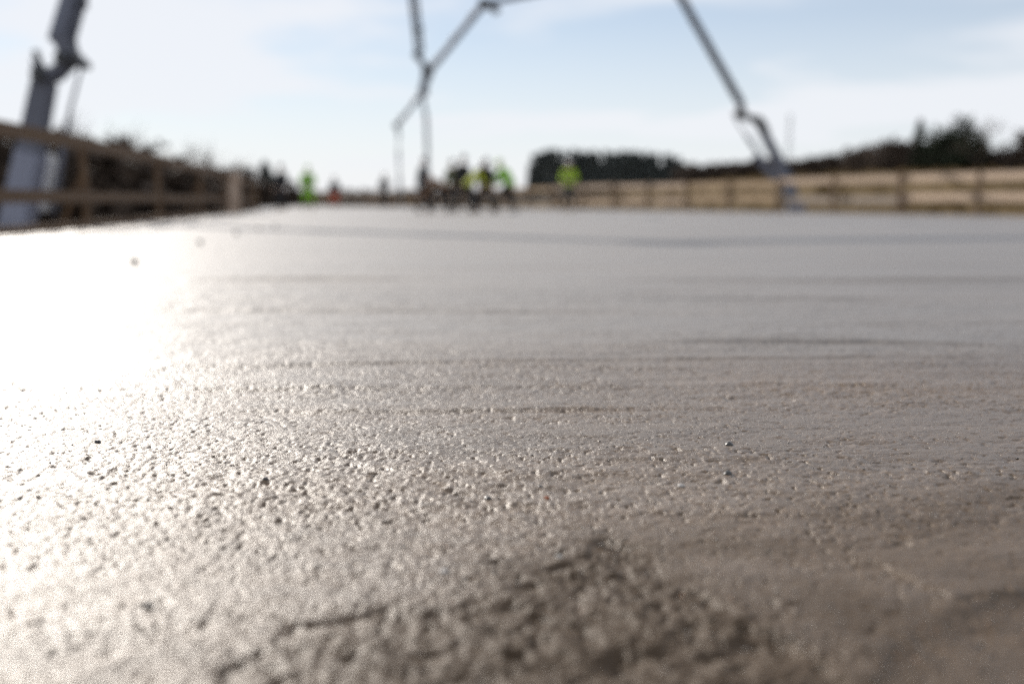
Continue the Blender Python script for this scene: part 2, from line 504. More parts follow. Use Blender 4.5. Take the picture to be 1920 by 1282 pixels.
def slab_height(x, y, fade_fine):
    """relief of the floated surface in metres"""
    wx = x + 0.25 * vnoise(x * 0.7, y * 0.7, 11)
    wy = y + 0.06 * vnoise(x * 1.3, y * 2.1, 12)
    h = 0.0026 * vnoise(wx * 0.45, wy * 2.3, 1) + 0.0024 * vnoise(wx * 0.9, wy * 7.5, 2)
    # screed drag lines across the deck
    for k, (y0, tilt, hh, ww) in enumerate(((1.62, .03, .0016, .014), (1.86, -.02, .0022, .018), (2.12, .04, .0020, .02), (2.42, -.015, .0036, .026), (2.75, .02, .0024, .03),
                                            (3.10, -.03, .0032, .034), (3.55, .01, .0030, .04), (4.05, -.01, .0028, .045), (4.45, -.02, .0062, .055), (5.3, .02, .004, .07),
                                            (6.6, -.03, .005, .09), (8.4, .02, .005, .12), (11.5, -.01, .008, .2), (16.0, .01, .008, .3), (22.0, 0, .010, .4))):
        off = wy - y0 - tilt * x * (1 + 0.15 * y0) - 0.03 * y0 * vnoise(x * 0.5, x * 0 + k * 7.3, 70 + k)
        mod = np.clip(0.55 + 0.8 * vnoise(x * (1.3 / (0.4 + 0.2 * y0)) + 50, x * 0 + k * 3.1, 90 + k), 0, 1.2)
        h = h + 1.8 * hh * mod * (np.exp(-(off / ww) ** 2) - 0.6 * np.exp(-((off + 1.6 * ww) / ww) ** 2))
    # torn, gritty paste: sharp-crested small relief
    def crest(n): return 1.0 - 2.0 * np.abs(n)
    d = 0.0014 * vnoise(wx * 8, wy * 22, 21) + 0.0010 * vnoise(wx * 24, wy * 44, 22)
    d = d + 0.0005 * crest(vnoise(x * 36, y * 56, 23)) * (0.4 + 0.6 * np.clip(vnoise(x * 7, y * 12, 29) + .5, 0, 1))
    g = crest(vnoise(x * 104, y * 92, 24))
    d = d + 0.00060 * g + 0.00062 * vnoise(x * 160, y * 130, 25)
    d = d + 0.0015 * vnoise(wx * 3.2, wy * 24, 31) + 0.0006 * crest(vnoise(wx * 5.0, wy * 34, 32))
    # grit: sharp little lumps and air pits
    k = vnoise(x * 118 + 7, y * 125, 26)
    d = d + 0.0018 * np.clip(k - 0.52, 0, 1)
    k2 = vnoise(x * 140 + 31, y * 118, 27)
    d = d - 0.0085 * np.clip(k2 - 0.58, 0, 1)
    act = np.clip(0.85 + 0.38 * vnoise(x * 1.8, y * 3.4, 28) + 0.30 * vnoise(x * 6, y * 13, 30), 0.35, 1.25) * (1 - 0.22 * film_cover(x, y))
    return h + d * act * fade_fine


def build_slab():
    near = 0.40 * (4.6 / 0.40) ** (np.arange(1051) / 1050.0)
    mid = 4.6 * (95 / 4.6) ** (np.arange(1, 231) / 230.0)
    back = np.array([-9, -6, -4, -2.5, -1.4, -0.7, -0.2, 0.1, 0.25, 0.33, 0.37])
    ys = np.concatenate([back, near, mid])
    NC, NS = 841, 12
    t = np.linspace(-1, 1, NC)
    L, Rr = LE(ys), RE(ys)
    hw = 0.62 * np.maximum(ys, 0.40) + 0.05
    fl = np.maximum(-hw, L + 0.25); fr = np.minimum(hw, Rr - 0.25)
    fl = np.minimum(fl, fr - 0.2)
    s = (np.arange(NS) / NS) ** 0.7
    cols = [L[:, None] + (fl - L)[:, None] * s[None, :],
            fl[:, None] + (fr - fl)[:, None] * ((t[None, :] + 1) / 2),
            fr[:, None] + (Rr - fr)[:, None] * (1 - s[::-1])[None, :]]
    X = np.concatenate(cols, 1)
    Y = np.repeat(ys[:, None], X.shape[1], 1)
    nr, nc = X.shape
    core = np.zeros((1, nc)); core[0, NS + 3:NS + NC - 3] = 1
    fade = (smooth(4.6, 3.2, Y) * smooth(0.30, 0.41, Y)) * core
    Z = slab_height(X, Y, fade)
    sandy_vignette = np.zeros_like(Z)
    sel = (Y[:, 0] < 1.5) & (Y[:, 0] > 0.35)
    xs, yy = X[sel], Y[sel]
    xw = xs + 0.014 * vnoise(xs * 16, yy * 16, 41) + 0.0025 * vnoise(xs * 90, yy * 90, 42)
    yw = yy + 0.014 * vnoise(xs * 16, yy * 16, 43) + 0.0025 * vnoise(xs * 90, yy * 90, 44)
    f = fade[sel]
    z = Z[sel]
    m1 = poly_mask(xw, yw, PATCH_ROUGH, 0.010)
    rough = 0.0026 * vnoise(xs * 38, yy * 50, 51) - 0.0085 * np.clip(vnoise(xs * 48 + 9, yy * 46, 55) - 0.42, 0, 1) + 0.0016 * vnoise(xs * 105, yy * 110, 52) + 0.0007 * vnoise(xs * 230, yy * 230, 53)
    z = z + m1 * f * (-0.0018 + rough)
    rim = m1 * (1 - m1) * 4
    z = z + rim * 0.0012 * f * (0.5 + vnoise(xs * 30, yy * 30, 54))
    m2 = poly_mask(xw, yw, PATCH_RAISED, 0.004)
    z = z * (1 - 0.45 * m2) + m2 * 0.0038 * f
    m3 = poly_mask(xw, yw, PATCH_LOW, 0.014)
    z = z * (1 - 0.4 * m3) - m3 * 0.0045 * f
    # long low dips pressed into the paste
    for a, b, w, dep in (((1080, 1262), (1250, 1205), 0.013, 0.005), ((560, 1178), (720, 1150), 0.007, 0.0035), ((1120, 1015), (1180, 1025), 0.010, 0.004), ((1300, 1240), (1420, 1200), 0.012, 0.004)):
        p, q = gp(*a), gp(*b)
        dx, dy = q.x - p.x, q.y - p.y
        tt = np.clip(((xw - p.x) * dx + (yw - p.y) * dy) / (dx * dx + dy * dy), 0, 1)
        dd = np.hypot(xw - p.x - tt * dx, yw - p.y - tt * dy)
        z = z - dep * np.exp(-(dd / w) ** 2) * f
    Z[sel] = z
    vignette = poly_mask(xs + 0.05 * vnoise(xs * 9, yy * 9, 45), yy + 0.05 * vnoise(xs * 9, yy * 9, 46), VIGNETTE, 0.09)  # soft mask of the corner darkening painted into the paste colour
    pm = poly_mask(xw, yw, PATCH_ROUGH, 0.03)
    sandy_vignette[sel] = np.clip(0.45 * pm + 0.75 * vignette * (0.8 + 0.35 * vnoise(xs * 14, yy * 18, 47)), 0, 1) * (f > 0)  # rough patch tone plus the painted corner darkening
    V = np.stack([X.ravel(), Y.ravel(), Z.ravel()], 1)
    i = np.arange(nr * nc).reshape(nr, nc)
    F = np.stack([i[:-1, :-1], i[:-1, 1:], i[1:, 1:], i[1:, :-1]], -1).reshape(-1, 4)
    # side faces down to the underside
    def skirt(idx, flip):
        nonlocal V, F
        base = len(V)
        lo = V[idx].copy(); lo[:, 2] = -0.42
        V = np.concatenate([V, lo])
        a, b = idx[:-1], idx[1:]
        c = base + np.arange(1, len(idx)); d = base + np.arange(0, len(idx) - 1)
        q = np.stack([a, d, c, b] if flip else [a, b, c, d], -1)
        F = np.concatenate([F, q])
        return base + np.arange(len(idx))
    l_lo = skirt(i[:, 0], True); r_lo = skirt(i[:, -1], False)
    und = np.stack([l_lo[:-1], l_lo[1:], r_lo[1:], r_lo[:-1]], -1)
    F = np.concatenate([F, und])
    me = arr_mesh("concrete_slab", V, F)
    at_ = me.attributes.new("sandy_vignette", 'FLOAT', 'POINT')
    full = np.zeros(len(V), np.float32); full[:nr * nc] = sandy_vignette.ravel()
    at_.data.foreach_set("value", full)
    at_ = me.attributes.new("film", 'FLOAT', 'POINT')
    full[:nr * nc] = film_cover(X, Y).ravel()
    at_.data.foreach_set("value", full)
    o = link("concrete_slab", me, M["slab"], smooth=True)
    tag(o, "wide freshly poured wet grey concrete bridge deck", kind="structure")
    return o


slab = build_slab()


# sand grains and grit standing proud of the paste
def grain_mat():
    m = bpy.data.materials.new("grit")
    m.use_nodes = True
    n, l = m.node_tree.nodes, m.node_tree.links
    p = n["Principled BSDF"]
    g = n.new("ShaderNodeNewGeometry")
    r = n.new("ShaderNodeValToRGB")
    els = r.color_ramp.elements
    els[0].position = 0.0; els[0].color = (0.020, 0.018, 0.016, 1)  # extra dark grains also stand in for the shade in air pits
    els[1].position = 1.0; els[1].color = (0.30, 0.28, 0.25, 1)
    for pos, c in ((0.30, (0.05, 0.042, 0.035)), (0.45, (0.10, 0.08, 0.06)), (0.80, (0.15, 0.12, 0.09)), (0.95, (0.30, 0.27, 0.23)), (0.985, (0.34, 0.14, 0.04))):
        e = els.new(pos); e.color = (*c, 1)
    l.new(g.outputs["Random Per Island"], r.inputs[0])
    l.new(r.outputs[0], p.inputs["Base Color"])
    p.inputs["Roughness"].default_value = 0.33
    p.inputs["Coat Weight"].default_value = 0.6
    p.inputs["Coat Roughness"].default_value = 0.18
    return m


M["grit"] = grain_mat()


def ico_arrays():
    bm = bmesh.new(); bmesh.ops.create_icosphere(bm, subdivisions=1, radius=1.0)
    v = np.array([x.co[:] for x in bm.verts]); f = np.array([[a.index for a in q.verts] for q in bm.faces])
    bm.free(); return v, f


ICO_V, ICO_F = ico_arrays()


def build_grit():
    rs = np.random.RandomState(4)
    N = 24000
    y = 0.43 * (4.3 / 0.43) ** rs.rand(N)
    x = (rs.rand(N) * 2 - 1) * 0.60 * y
    dens = vnoise(x * 3.0, y * 4.0, 61) + 0.6 * vnoise(x * 11, y * 15, 62)
    keep = dens + rs.rand(N) * 1.6 - 0.8 > -0.2
    x, y = x[keep], y[keep]; N = len(x)
    r = 0.0007 + 0.0011 * rs.rand(N) ** 2.5 + 0.0012 * (rs.rand(N) > 0.985)
    z = slab_height(x, y, np.ones(N)) - r * (0.1 + 0.5 * rs.rand(N))
    inr = poly_mask(x, y, PATCH_ROUGH, 0.004)
    z = z - inr * 0.003
    sc = r[:, None] * (0.75 + 0.6 * rs.rand(N, 3)); sc[:, 2] *= 0.8
    V = ICO_V[None] * (0.8 + 0.45 * rs.rand(N, len(ICO_V), 1)) * sc[:, None, :]
    V = V + np.stack([x, y, z], 1)[:, None, :]
    F = ICO_F[None] + (np.arange(N) * len(ICO_V))[:, None, None]
    o = link("sand_grit", arr_mesh("sand_grit", V.reshape(-1, 3), F.reshape(-1, 3)), M["grit"], slab)
    tag(o, kind="stuff")


build_grit()

# ------------------------------------------------------------------ guard rail fences along both deck edges
def edge_points(fn, y0, y1, step, out):
    """points every step metres along a deck edge, pushed out by `out` (negative x = left)"""
    ys = np.linspace(y0, y1, 3000); xs = fn(ys)
    s = np.concatenate([[0], np.cumsum(np.hypot(np.diff(xs), np.diff(ys)))])
    t = np.arange(0, s[-1], step)
    yy = np.interp(t, s, ys); xx = np.interp(t, s, xs)
    P = []
    for i in range(len(t)):
        a = max(i - 1, 0); b = min(i + 1, len(t) - 1)
        d = Vector((xx[b] - xx[a], yy[b] - yy[a], 0)).normalized()
        nrm = Vector((d.y, -d.x, 0))           # right-hand normal
        P.append((Vector((xx[i], yy[i], 0)) + nrm * out, d, nrm))
    return P


def board(root, name, a, b, width, thick, m, sag=0.0):
    bm = bmesh.new()
    add_beam(bm, a, b, thick, width, thick, width)
    return bm_obj(name, bm, m, root)


def fence(label, fn, y0, y1, step, side, heights, wid, m_rail, m_post, seed, gap=None, post_h=1.15, span=2, inner_posts=False, jit=.015):
    rnd = random.Random(seed)
    P = edge_points(fn, y0, y1, step, 0.16 * side)
    root = empty("guard_rail_fence", (P[0][0].x, P[0][0].y, 0))
    tag(root, label, "fence")
    org = root.location.copy()
    for i, (p, d, nrm) in enumerate(P):
        bm = bmesh.new()
        lean = Vector((rnd.uniform(-.03, .03), rnd.uniform(-.03, .03), 0))
        q = p - org
        add_beam(bm, q + Vector((0, 0, -0.55)), q + Vector((0, 0, post_h + rnd.uniform(-.06, .10))) + lean, 0.075, 0.10, 0.075, 0.10, hint=d)
        bm_obj("post", bm, m_post, root)
        # raking strut on the outside of every other post
        if i % 2 == 0:
            bm = bmesh.new()
            add_beam(bm, q + Vector((0, 0, 0.75)) + nrm * side * 0.05 + d * 0.09, q + Vector((0, 0, -0.45)) + nrm * side * 0.55 + d * 0.09, 0.045, 0.09, 0.045, 0.09, hint=d)
            bm_obj("strut", bm, m_post, root)
    for hi, h in enumerate(heights):
        i = 0
        while i < len(P) - 1:
            j = min(i + span, len(P) - 1)
            mid = (P[i][0] + P[j][0]) / 2
            if gap and gap(mid):
                i = j; continue
            d = (P[j][0] - P[i][0]).normalized()
            off = (1 if inner_posts else -1) * side * (0.056 + 0.036 * ((i // span) % 2))
            w = wid[hi] * rnd.uniform(0.92, 1.08)
            z = h + rnd.uniform(-jit, jit)
            a = P[i][0] + P[i][2] * off - d * rnd.uniform(0.05, 0.18) - org + Vector((0, 0, z + rnd.uniform(-.012, .012)))
            b = P[j][0] + P[j][2] * off + d * rnd.uniform(0.05, 0.18) - org + Vector((0, 0, z + rnd.uniform(-.012, .012)))
            board(root, "toe_board" if hi == 2 else "rail", a, b, w, 0.032, rnd.choice(m_rail) if isinstance(m_rail, tuple) else m_rail)
            i = j
    return root, P


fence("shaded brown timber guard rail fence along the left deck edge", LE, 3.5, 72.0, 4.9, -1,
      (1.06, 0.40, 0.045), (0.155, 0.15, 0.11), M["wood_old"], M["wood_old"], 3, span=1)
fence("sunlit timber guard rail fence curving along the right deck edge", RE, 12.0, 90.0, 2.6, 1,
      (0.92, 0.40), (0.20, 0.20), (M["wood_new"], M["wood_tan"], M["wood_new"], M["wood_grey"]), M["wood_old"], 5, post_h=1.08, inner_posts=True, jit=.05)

# shutter boards holding the wet concrete at the two edges
def shutter(label, fn, y0, y1, side):
    P = edge_points(fn, y0, y1, 3.6, 0.030 * side)
    root = empty("edge_formwork", (P[0][0].x, P[0][0].y, 0))
    tag(root, label, "formwork")
    for i in range(len(P) - 1):
        d = (P[i + 1][0] - P[i][0]).normalized()
        a = P[i][0] + P[i][2] * side * 0.02 - root.location + d * 0.004 + Vector((0, 0, -0.19))
        b = P[i + 1][0] + P[i + 1][2] * side * 0.02 - root.location - d * 0.004 + Vector((0, 0, -0.19))
        board(root, "shutter_board", a, b, 0.42, 0.027, M["ply"])
    return root


shutter("low brown shutter boards holding the left edge of the slab", LE, 4.0, 72.0, -1)
shutter("low brown shutter boards holding the right edge of the slab", RE, 10.0, 90.0, 1)

# pale plank standing upright by the left fence
pb = at(401, 388, 27.2)
bm = bmesh.new()
add_beam(bm, (0, 0, 0), (0.05, 0.10, 1.13), 0.30, 0.04, 0.30, 0.04, hint=Vector((0, 1, 0)), bevel=0.006)
o = bm_obj("timber_plank", bm, M["wood_pale"])
o.location = (float(LE(27.2)) + 0.10, 27.2, 0.003)
tag(o, "pale wide plank standing upright against the left fence", "plank")


# ------------------------------------------------------------------ level pins in the wet concrete
pins = [((252, 498), "nearest and largest dark level pin in the glare near the left edge"),
        ((375, 459), "second level pin from the camera in the row on the slab"),
        ((443, 441), "third level pin in the row of dark dots along the slab"),
        ((485, 432), "fourth level pin in the row, small and faint on the slab"),
        ((516, 426), "farthest faint level pin in the row along the left side")]
for (a, b), lab in pins:
    p = gp(a, b)
    root = empty("level_pin", p)
    tag(root, lab, "pin", "row of level pins in the concrete")
    bm = bmesh.new(); add_tube(bm, [(0, 0, -0.12), (0, 0, 0.018)], 0.006, 8)
    bm_obj("steel_rod", bm, M["boom_dark"], root)
    bm = bmesh.new()
    add_tube(bm, [(0, 0, 0.010), (0, 0, 0.013), (0, 0, 0.034), (0, 0, 0.040)], [0.015, 0.022, 0.020, 0.010], 12)
    bm_obj("cap", bm, M["rubber"], root, smooth=True)

# loose pebbles lying on the surface
rp = random.Random(8)
pebs = [((183, 829), 0.0042, "dark square pebble alone in the bright glare on the left", (0.03, 0.03, 0.032)),
        ((497, 905), 0.0040, "dark round pebble on the sparkling concrete left of centre", (0.035, 0.03, 0.028)),
        ((1367, 836), 0.0056, "largest dark pebble right of centre on the smooth concrete", (0.045, 0.043, 0.040)),
        ((1365, 890), 0.0052, "dark pebble just nearer than the largest one, right of centre", (0.05, 0.047, 0.043)),
        ((915, 940), 0.0042, "dark flat pebble near the middle of the frame", (0.04, 0.04, 0.042)),
        ((1277, 914), 0.0040, "pale glinting pebble left of the dark pair", (0.42, 0.39, 0.36)),
        ((1025, 939), 0.0030, "small rust orange stone chip near the middle", (0.32, 0.09, 0.03)),
        ((278, 1139), 0.0045, "dark blurred pebble in the bright lower left", (0.04, 0.035, 0.03)),
        ((1048, 1047), 0.0040, "pale wet pebble beside the tip of the rough patch", (0.40, 0.37, 0.33)),
        ((832, 1075), 0.0034, "white glinting pebble above the rough patch, left of its tip", (0.62, 0.58, 0.53))]
for (a, b), r, lab, c in pebs:
    p = gp(a, b)
    z = float(slab_height(np.array([p.x]), np.array([p.y]), np.array([1.0]))[0])
    bm = bmesh.new(); bmesh.ops.create_icosphere(bm, subdivisions=2, radius=r)
    for v in bm.verts:
        v.co = Vector((v.co.x * 1.15, v.co.y * 1.0, v.co.z * 0.75)) * (1 + rp.uniform(-.12, .12))
    o = bm_obj("pebble", bm, mat("pebble_stone", c, 0.35, 0.3, 300))
    o.location = (p.x, p.y, z + r * 0.12)
    o.rotation_euler = (0, 0, rp.uniform(0, 3))
    tag(o, lab, "pebble", "loose pebbles on the wet concrete")


# ------------------------------------------------------------------ concrete pump trucks with folding booms
def rot_to(v):
    return Vector(v)


def boom_section(root, p, q, w0, w1, name="boom_section", dark=False, pipe=True):
    """box section tapering p -> q with end lugs, a delivery pipe on brackets along its flank"""
    p, q = Vector(p), Vector(q)
    x, y, d = frame_of(q - p)
    bm = bmesh.new()
    add_beam(bm, p, q, w0 * 0.72, w0, w1 * 0.72, w1, bevel=min(w0, w1) * 0.08)
    L = (q - p).length
    for k in range(1, int(L / 2.2) + 1):          # stiffener collars
        t = k / (int(L / 2.2) + 1)
        w = w0 + (w1 - w0) * t
        add_beam(bm, p + d * (L * t - .03), p + d * (L * t + .03), w * 0.76, w * 1.05, w * 0.76, w * 1.05)
    s = bm_obj(name, bm, M["boom"], root)
    if pipe:
        bm = bmesh.new()
        o0 = x * (w0 * 0.36 + 0.10); o1 = x * (w1 * 0.36 + 0.10)
        add_tube(bm, [p + o0 + d * 0.1, p.lerp(q, .5) + o0.lerp(o1, .5), q + o1 - d * 0.1], 0.055, 10)
        bm_obj("delivery_pipe", bm, M["boom"], s, smooth=True)
        for k in range(int(L / 3) + 2):
            t = (k + .5) / (int(L / 3) + 2)
            c = p.lerp(q, t) + o0.lerp(o1, t)
            bm = bmesh.new()
            add_tube(bm, [c - d * .05, c + d * .05], 0.095, 10)
            bm_obj("pipe_coupling", bm, M["boom_dark"], s, smooth=True)
    return s


def joint(root, c, axis, r, w, name="elbow_joint"):
    bm = bmesh.new()
    a = Vector(axis).normalized()
    c = Vector(c)
    add_tube(bm, [c - a * w / 2, c + a * w / 2], r, 16)
    add_tube(bm, [c - a * (w / 2 + .06), c + a * (w / 2 + .06)], r * 0.45, 12)
    return bm_obj(name, bm, M["boom_dark"], root, smooth=False)


def ram(root, a, b, r):
    """hydraulic cylinder: barrel then bright rod"""
    a, b = Vector(a), Vector(b)
    bm = bmesh.new(); add_tube(bm, [a, a.lerp(b, .58)], r, 12); add_tube(bm, [a.lerp(b, .56), a.lerp(b, .60)], r * 1.15, 12)
    c = bm_obj("ram_barrel", bm, M["boom"], root, smooth=False)
    bm = bmesh.new(); add_tube(bm, [a.lerp(b, .6), b], r * 0.55, 10)
    bm_obj("ram_rod", bm, M["steel"], c, smooth=True)
    return c


def wheel(root, c, axis, r=0.5, w=0.3):
    a = Vector(axis).normalized(); c = Vector(c)
    bm = bmesh.new()
    add_tube(bm, [c - a * w / 2, c - a * w * .42, c + a * w * .42, c + a * w / 2], [r * .9, r, r, r * .9], 24)
    o = bm_obj("wheel", bm, M["rubber"], root, smooth=False)
    bm = bmesh.new(); add_tube(bm, [c - a * (w / 2 + .02), c + a * (w / 2 + .02)], r * .55, 16)
    bm_obj("rim", bm, M["galv"], o)


def pump_truck(root, base, heading, ztop):
    """chassis, cab, hopper, outriggers and turret; base = turret foot on the ground, heading = cab direction"""
    h = Vector(heading).normalized(); s = Vector((h.y, -h.x, 0)); up = Vector((0, 0, 1))
    rot = Matrix((s, h, up)).transposed()
    def P(a, b, c): return base + s * a + h * b + up * c
    bm = bmesh.new()
    for k in (-.42, .42): add_box(bm, P(k, -2.6, .95), (.16, 10.2, .30), rot, .02)
    for k in range(6): add_box(bm, P(0, -7 + k * 1.9, .95), (.7, .12, .2), rot)
    bm_obj("chassis", bm, M["boom_dark"], root)
    bm = bmesh.new()
    add_box(bm, P(0, 2.0, 1.95), (2.4, 1.9, 2.0), rot, .16)
    add_box(bm, P(0, 2.98, 1.0), (2.44, .22, .5), rot, .05)
    cab = bm_obj("cab", bm, M["white_paint"], root)
    bm = bmesh.new(); add_box(bm, P(0, 2.965, 2.3), (2.05, .03, .85), rot, .01); bm_obj("windscreen", bm, M["glass"], cab)
    for k in (-1, 1):
        bm = bmesh.new(); add_box(bm, P(k * 1.205, 2.15, 2.3), (.03, .95, .7), rot, .01); bm_obj("side_window", bm, M["glass"], cab)
    bm = bmesh.new(); add_box(bm, P(0, -4.3, 1.55), (2.3, 4.6, .75), rot, .06); bm_obj("deck_body", bm, M["white_paint"], root)
    bm = bmesh.new(); add_beam(bm, P(0, -7.3, .8), P(0, -7.3, 1.75), 1.0, .7, 1.9, 1.3, hint=h); bm_obj("hopper", bm, M["boom"], root)
    for yy in (2.1, 0.7, -4.6, -6.0):
        for k in (-1, 1): wheel(root, P(k * 1.08, yy, .5), s)
    for k in (-1, 1):
        for f in (-1, 1):
            bm = bmesh.new()
            e = P(k * 2.9, -1.0 + f * 3.0, 1.0)
            add_beam(bm, P(k * .7, -.6 + f * .5, 1.0), e, .26, .34, .2, .28)
            add_tube(bm, [e + up * .15, e - up * .85], .09, 10)
            add_box(bm, e - up * .93, (.6, .6, .12), rot, .02)
            bm_obj("outrigger_leg", bm, M["boom"], root)
    bm = bmesh.new()
    add_tube(bm, [base + up * .9, base + up * 1.2, base + up * 1.25, base + up * (ztop - base.z)], [.75, .75, .5, .42], 20)
    bm_obj("turret", bm, M["boom"], root, smooth=False)


def shift_children(root):
    loc = root.location.copy()
    kids = [o for o in bpy.data.objects if o.parent is root]
    done = set()
    for k in kids:
        stack = [k]
        while stack:
            o = stack.pop()
            if o.data and o.data.name not in done:
                o.data.transform(Matrix.Translation(-loc)); done.add(o.data.name)
            stack += [c for c in bpy.data.objects if c.parent is o]


# --- left pump: stands beside the deck on the left
Yl = 20.0
gl = float(terrain_h(np.array([-10.3]), np.array([20.0]))[0])
A0 = at(30, 420, Yl); A1 = at(84, 150, Yl); A2 = at(96, 128, Yl)
lt = empty("concrete_pump_truck", (A0.x, A0.y, gl))
tag(lt, "concrete pump truck behind the left fence with grey folding boom", "pump truck", "concrete pumps feeding the pour")
pump_truck(lt, Vector((A0.x - .05, Yl, gl)), (0.15, 1, 0), -0.9)
ax = Vector((0.25, 0.95, 0)).normalized()
boom_section(lt, at(22, 470, Yl), A1, 0.56, 0.43, pipe=False)
joint(lt, at(24, 462, Yl), (0, 1, 0), .42, .7)
M["sunlit_paint"] = mat("sunlit_blue_grey_paint", (0.24, 0.26, 0.34), 0.6, 0.2, 2.5)  # sunlight on the lower boom put into a paler boom grey
bm = bmesh.new(); add_beam(bm, at(20, 474, Yl), at(60, 282, Yl), .46, .60, .42, .54, bevel=.05)
bm_obj("sunlit_boom_foot", bm, M["sunlit_paint"], lt)  # sleeve over the boom's lower end, carries the painted sunlight
# lower lift cylinder and white hose guard seen between the rails
bm = bmesh.new(); add_beam(bm, at(78, 395, Yl + .6), at(96, 290, Yl + .6), .36, .36, .30, .30, bevel=.09)
bm_obj("lift_ram_cover", bm, M["white_paint"], lt)
bm = bmesh.new(); add_tube(bm, [at(100, 400, Yl + .3), at(118, 280, Yl + .3), at(133, 200, Yl + .3), at(152, 128, Yl + .3)], [.10, .06, .035, .03], 10)
bm_obj("hydraulic_hose", bm, M["boom"], lt, smooth=True)
# cranked folding linkage: C-shaped plates, open towards the left
def crank(root, pix, Y, offs, thick, m, name):
    bm = bmesh.new()
    for o_ in offs:
        add_plate(bm, [at(a, b, Y) + Vector((0, o_, 0)) for a, b in pix], (0, 1, 0), thick)
    return bm_obj(name, bm, m, root)


crank(lt, [(68, 112), (76, 124), (92, 132), (108, 126), (119, 112), (116, 96), (104, 72), (120, 60), (134, 74), (140, 100), (136, 122), (118, 140), (104, 152), (74, 152)], Yl, (-.20, .20), .07, M["boom"], "folding_link")
crank(lt, [(136, 88), (152, 106), (166, 120), (164, 130), (146, 128), (128, 120)], Yl, (0,), .30, M["boom_dark"], "link_lug")
crank(lt, [(62, 96), (70, 94), (80, 122), (100, 133), (98, 139), (74, 132)], Yl, (0,), .12, M["boom_dark"], "lever_plate")
joint(lt, at(126, 112, Yl), (0, 1, 0), .13, .62)
joint(lt, at(84, 142, Yl), (0, 1, 0), .14, .66)
B1 = at(116, 78, Yl); B2 = at(232, -330, 22.5)
boom_section(lt, at(113, 84, Yl), B2, 0.44, 0.38)
joint(lt, B2, (0, 1, 0), .24, .6)
B3 = at(735, -330, 28.0)
boom_section(lt, B2, B3, 0.34, 0.26)
joint(lt, B3, (0, 1, 0), .2, .5)
B4 = at(783, 104, 31.2)
boom_section(lt, B3, B4, 0.19, 0.14)
joint(lt, B4, (0, 1, 0), .13, .34)
B5 = at(800, 130, 31.2); B6 = at(790, 178, 31.2)
boom_section(lt, B4, B5, 0.17, 0.16, pipe=False)
joint(lt, B5, (0, 1, 0), .15, .36)
boom_section(lt, B5, B6, 0.20, 0.16, pipe=False)
bm = bmesh.new()
hz = at(803, 340, 31.4)
add_tube(bm, [B6, B6 + Vector((.05, 0, -.2)), at(799, 220, 31.3), at(801, 280, 31.4), at(802, 330, 31.4), at(800, 374, 31.4)], [.055, .062, .062, .062, .062, .060], 12)
bm_obj("end_hose", bm, M["hose"], lt, smooth=True)
shift_children(lt)

# --- right pump: stands below the deck beyond the right fence
Yr = 44.0
gr = -4.4
C0 = at(1492, 400, Yr)
rt = empty("concrete_pump_truck", (C0.x, C0.y, gr))
tag(rt, "concrete pump truck beyond the right fence with long slender boom", "pump truck", "concrete pumps feeding the pour")
pump_truck(rt, Vector((C0.x, C0.y, gr)), (-0.4, 1, 0), 0.2)
bm = bmesh.new()
add_beam(bm, at(1496, 398, Yr), at(1466, 318, Yr), .58, .58, .42, .42, bevel=.06)
bm_obj("boom_pedestal", bm, M["boom"], rt)
D1 = at(1424, 232, Yr)
boom_section(rt, at(1484, 352, Yr), D1, 0.50, 0.34)
crank(rt, [(1408, 226), (1418, 218), (1432, 226), (1442, 248), (1430, 252), (1420, 236)], Yr, (-.2, .2), .08, M["boom_dark"], "folding_link")
crank(rt, [(1374, 214), (1384, 205), (1394, 203), (1400, 214), (1424, 220), (1428, 232), (1404, 226), (1380, 222)], Yr, (0,), .30, M["boom_dark"], "folding_link")
joint(rt, at(1386, 212, Yr), (0, 1, 0), .19, .6)
joint(rt, at(1420, 226, Yr), (0, 1, 0), .17, .6)
D2 = at(1391, 196, Yr); D3 = at(1247, -60, 41.0)
boom_section(rt, at(1386, 212, Yr), D2, 0.26, 0.34, pipe=False)
boom_section(rt, D2, D3, 0.30, 0.24)
ram(rt, at(1434, 306, Yr), at(1378, 222, Yr), .085)
crank(rt, [(1412, 296), (1420, 290), (1452, 322), (1462, 350), (1440, 330)], Yr, (-.15, .15), .08, M["boom"], "ram_bracket")
joint(rt, D3, (0, 1, 0), .22, .6)
D4 = at(907, 8, 34.5)
boom_section(rt, D3, D4, 0.21, 0.18)
joint(rt, D4, (0, 1, 0), .17, .45)
crank(rt, [(916, 6), (930, 8), (938, 22), (928, 28), (918, 18)], 34.5, (0,), .2, M["boom_dark"], "link_lug")
D5 = at(803, 138, 33.0); D6 = at(794, 172, 32.8); D7 = at(744, 236, 32.5)
boom_section(rt, D4, D5, 0.20, 0.15)
boom_section(rt, D5, D6, 0.22, 0.20, pipe=False)
joint(rt, D5, (0, 1, 0), .15, .4)
joint(rt, D6, (0, 1, 0), .15, .4)
boom_section(rt, D6, D7, 0.13, 0.10)
joint(rt, D7, (0, 1, 0), .10, .25)
bm = bmesh.new()
add_tube(bm, [D7, D7 + Vector((.06, 0, -.25)), at(747, 290, 32.5), at(749, 340, 32.5), at(752, 388, 32.6)], [.045, .052, .052, .052, .050], 12)
bm_obj("end_hose", bm, M["hose"], rt, smooth=True)
shift_children(rt)


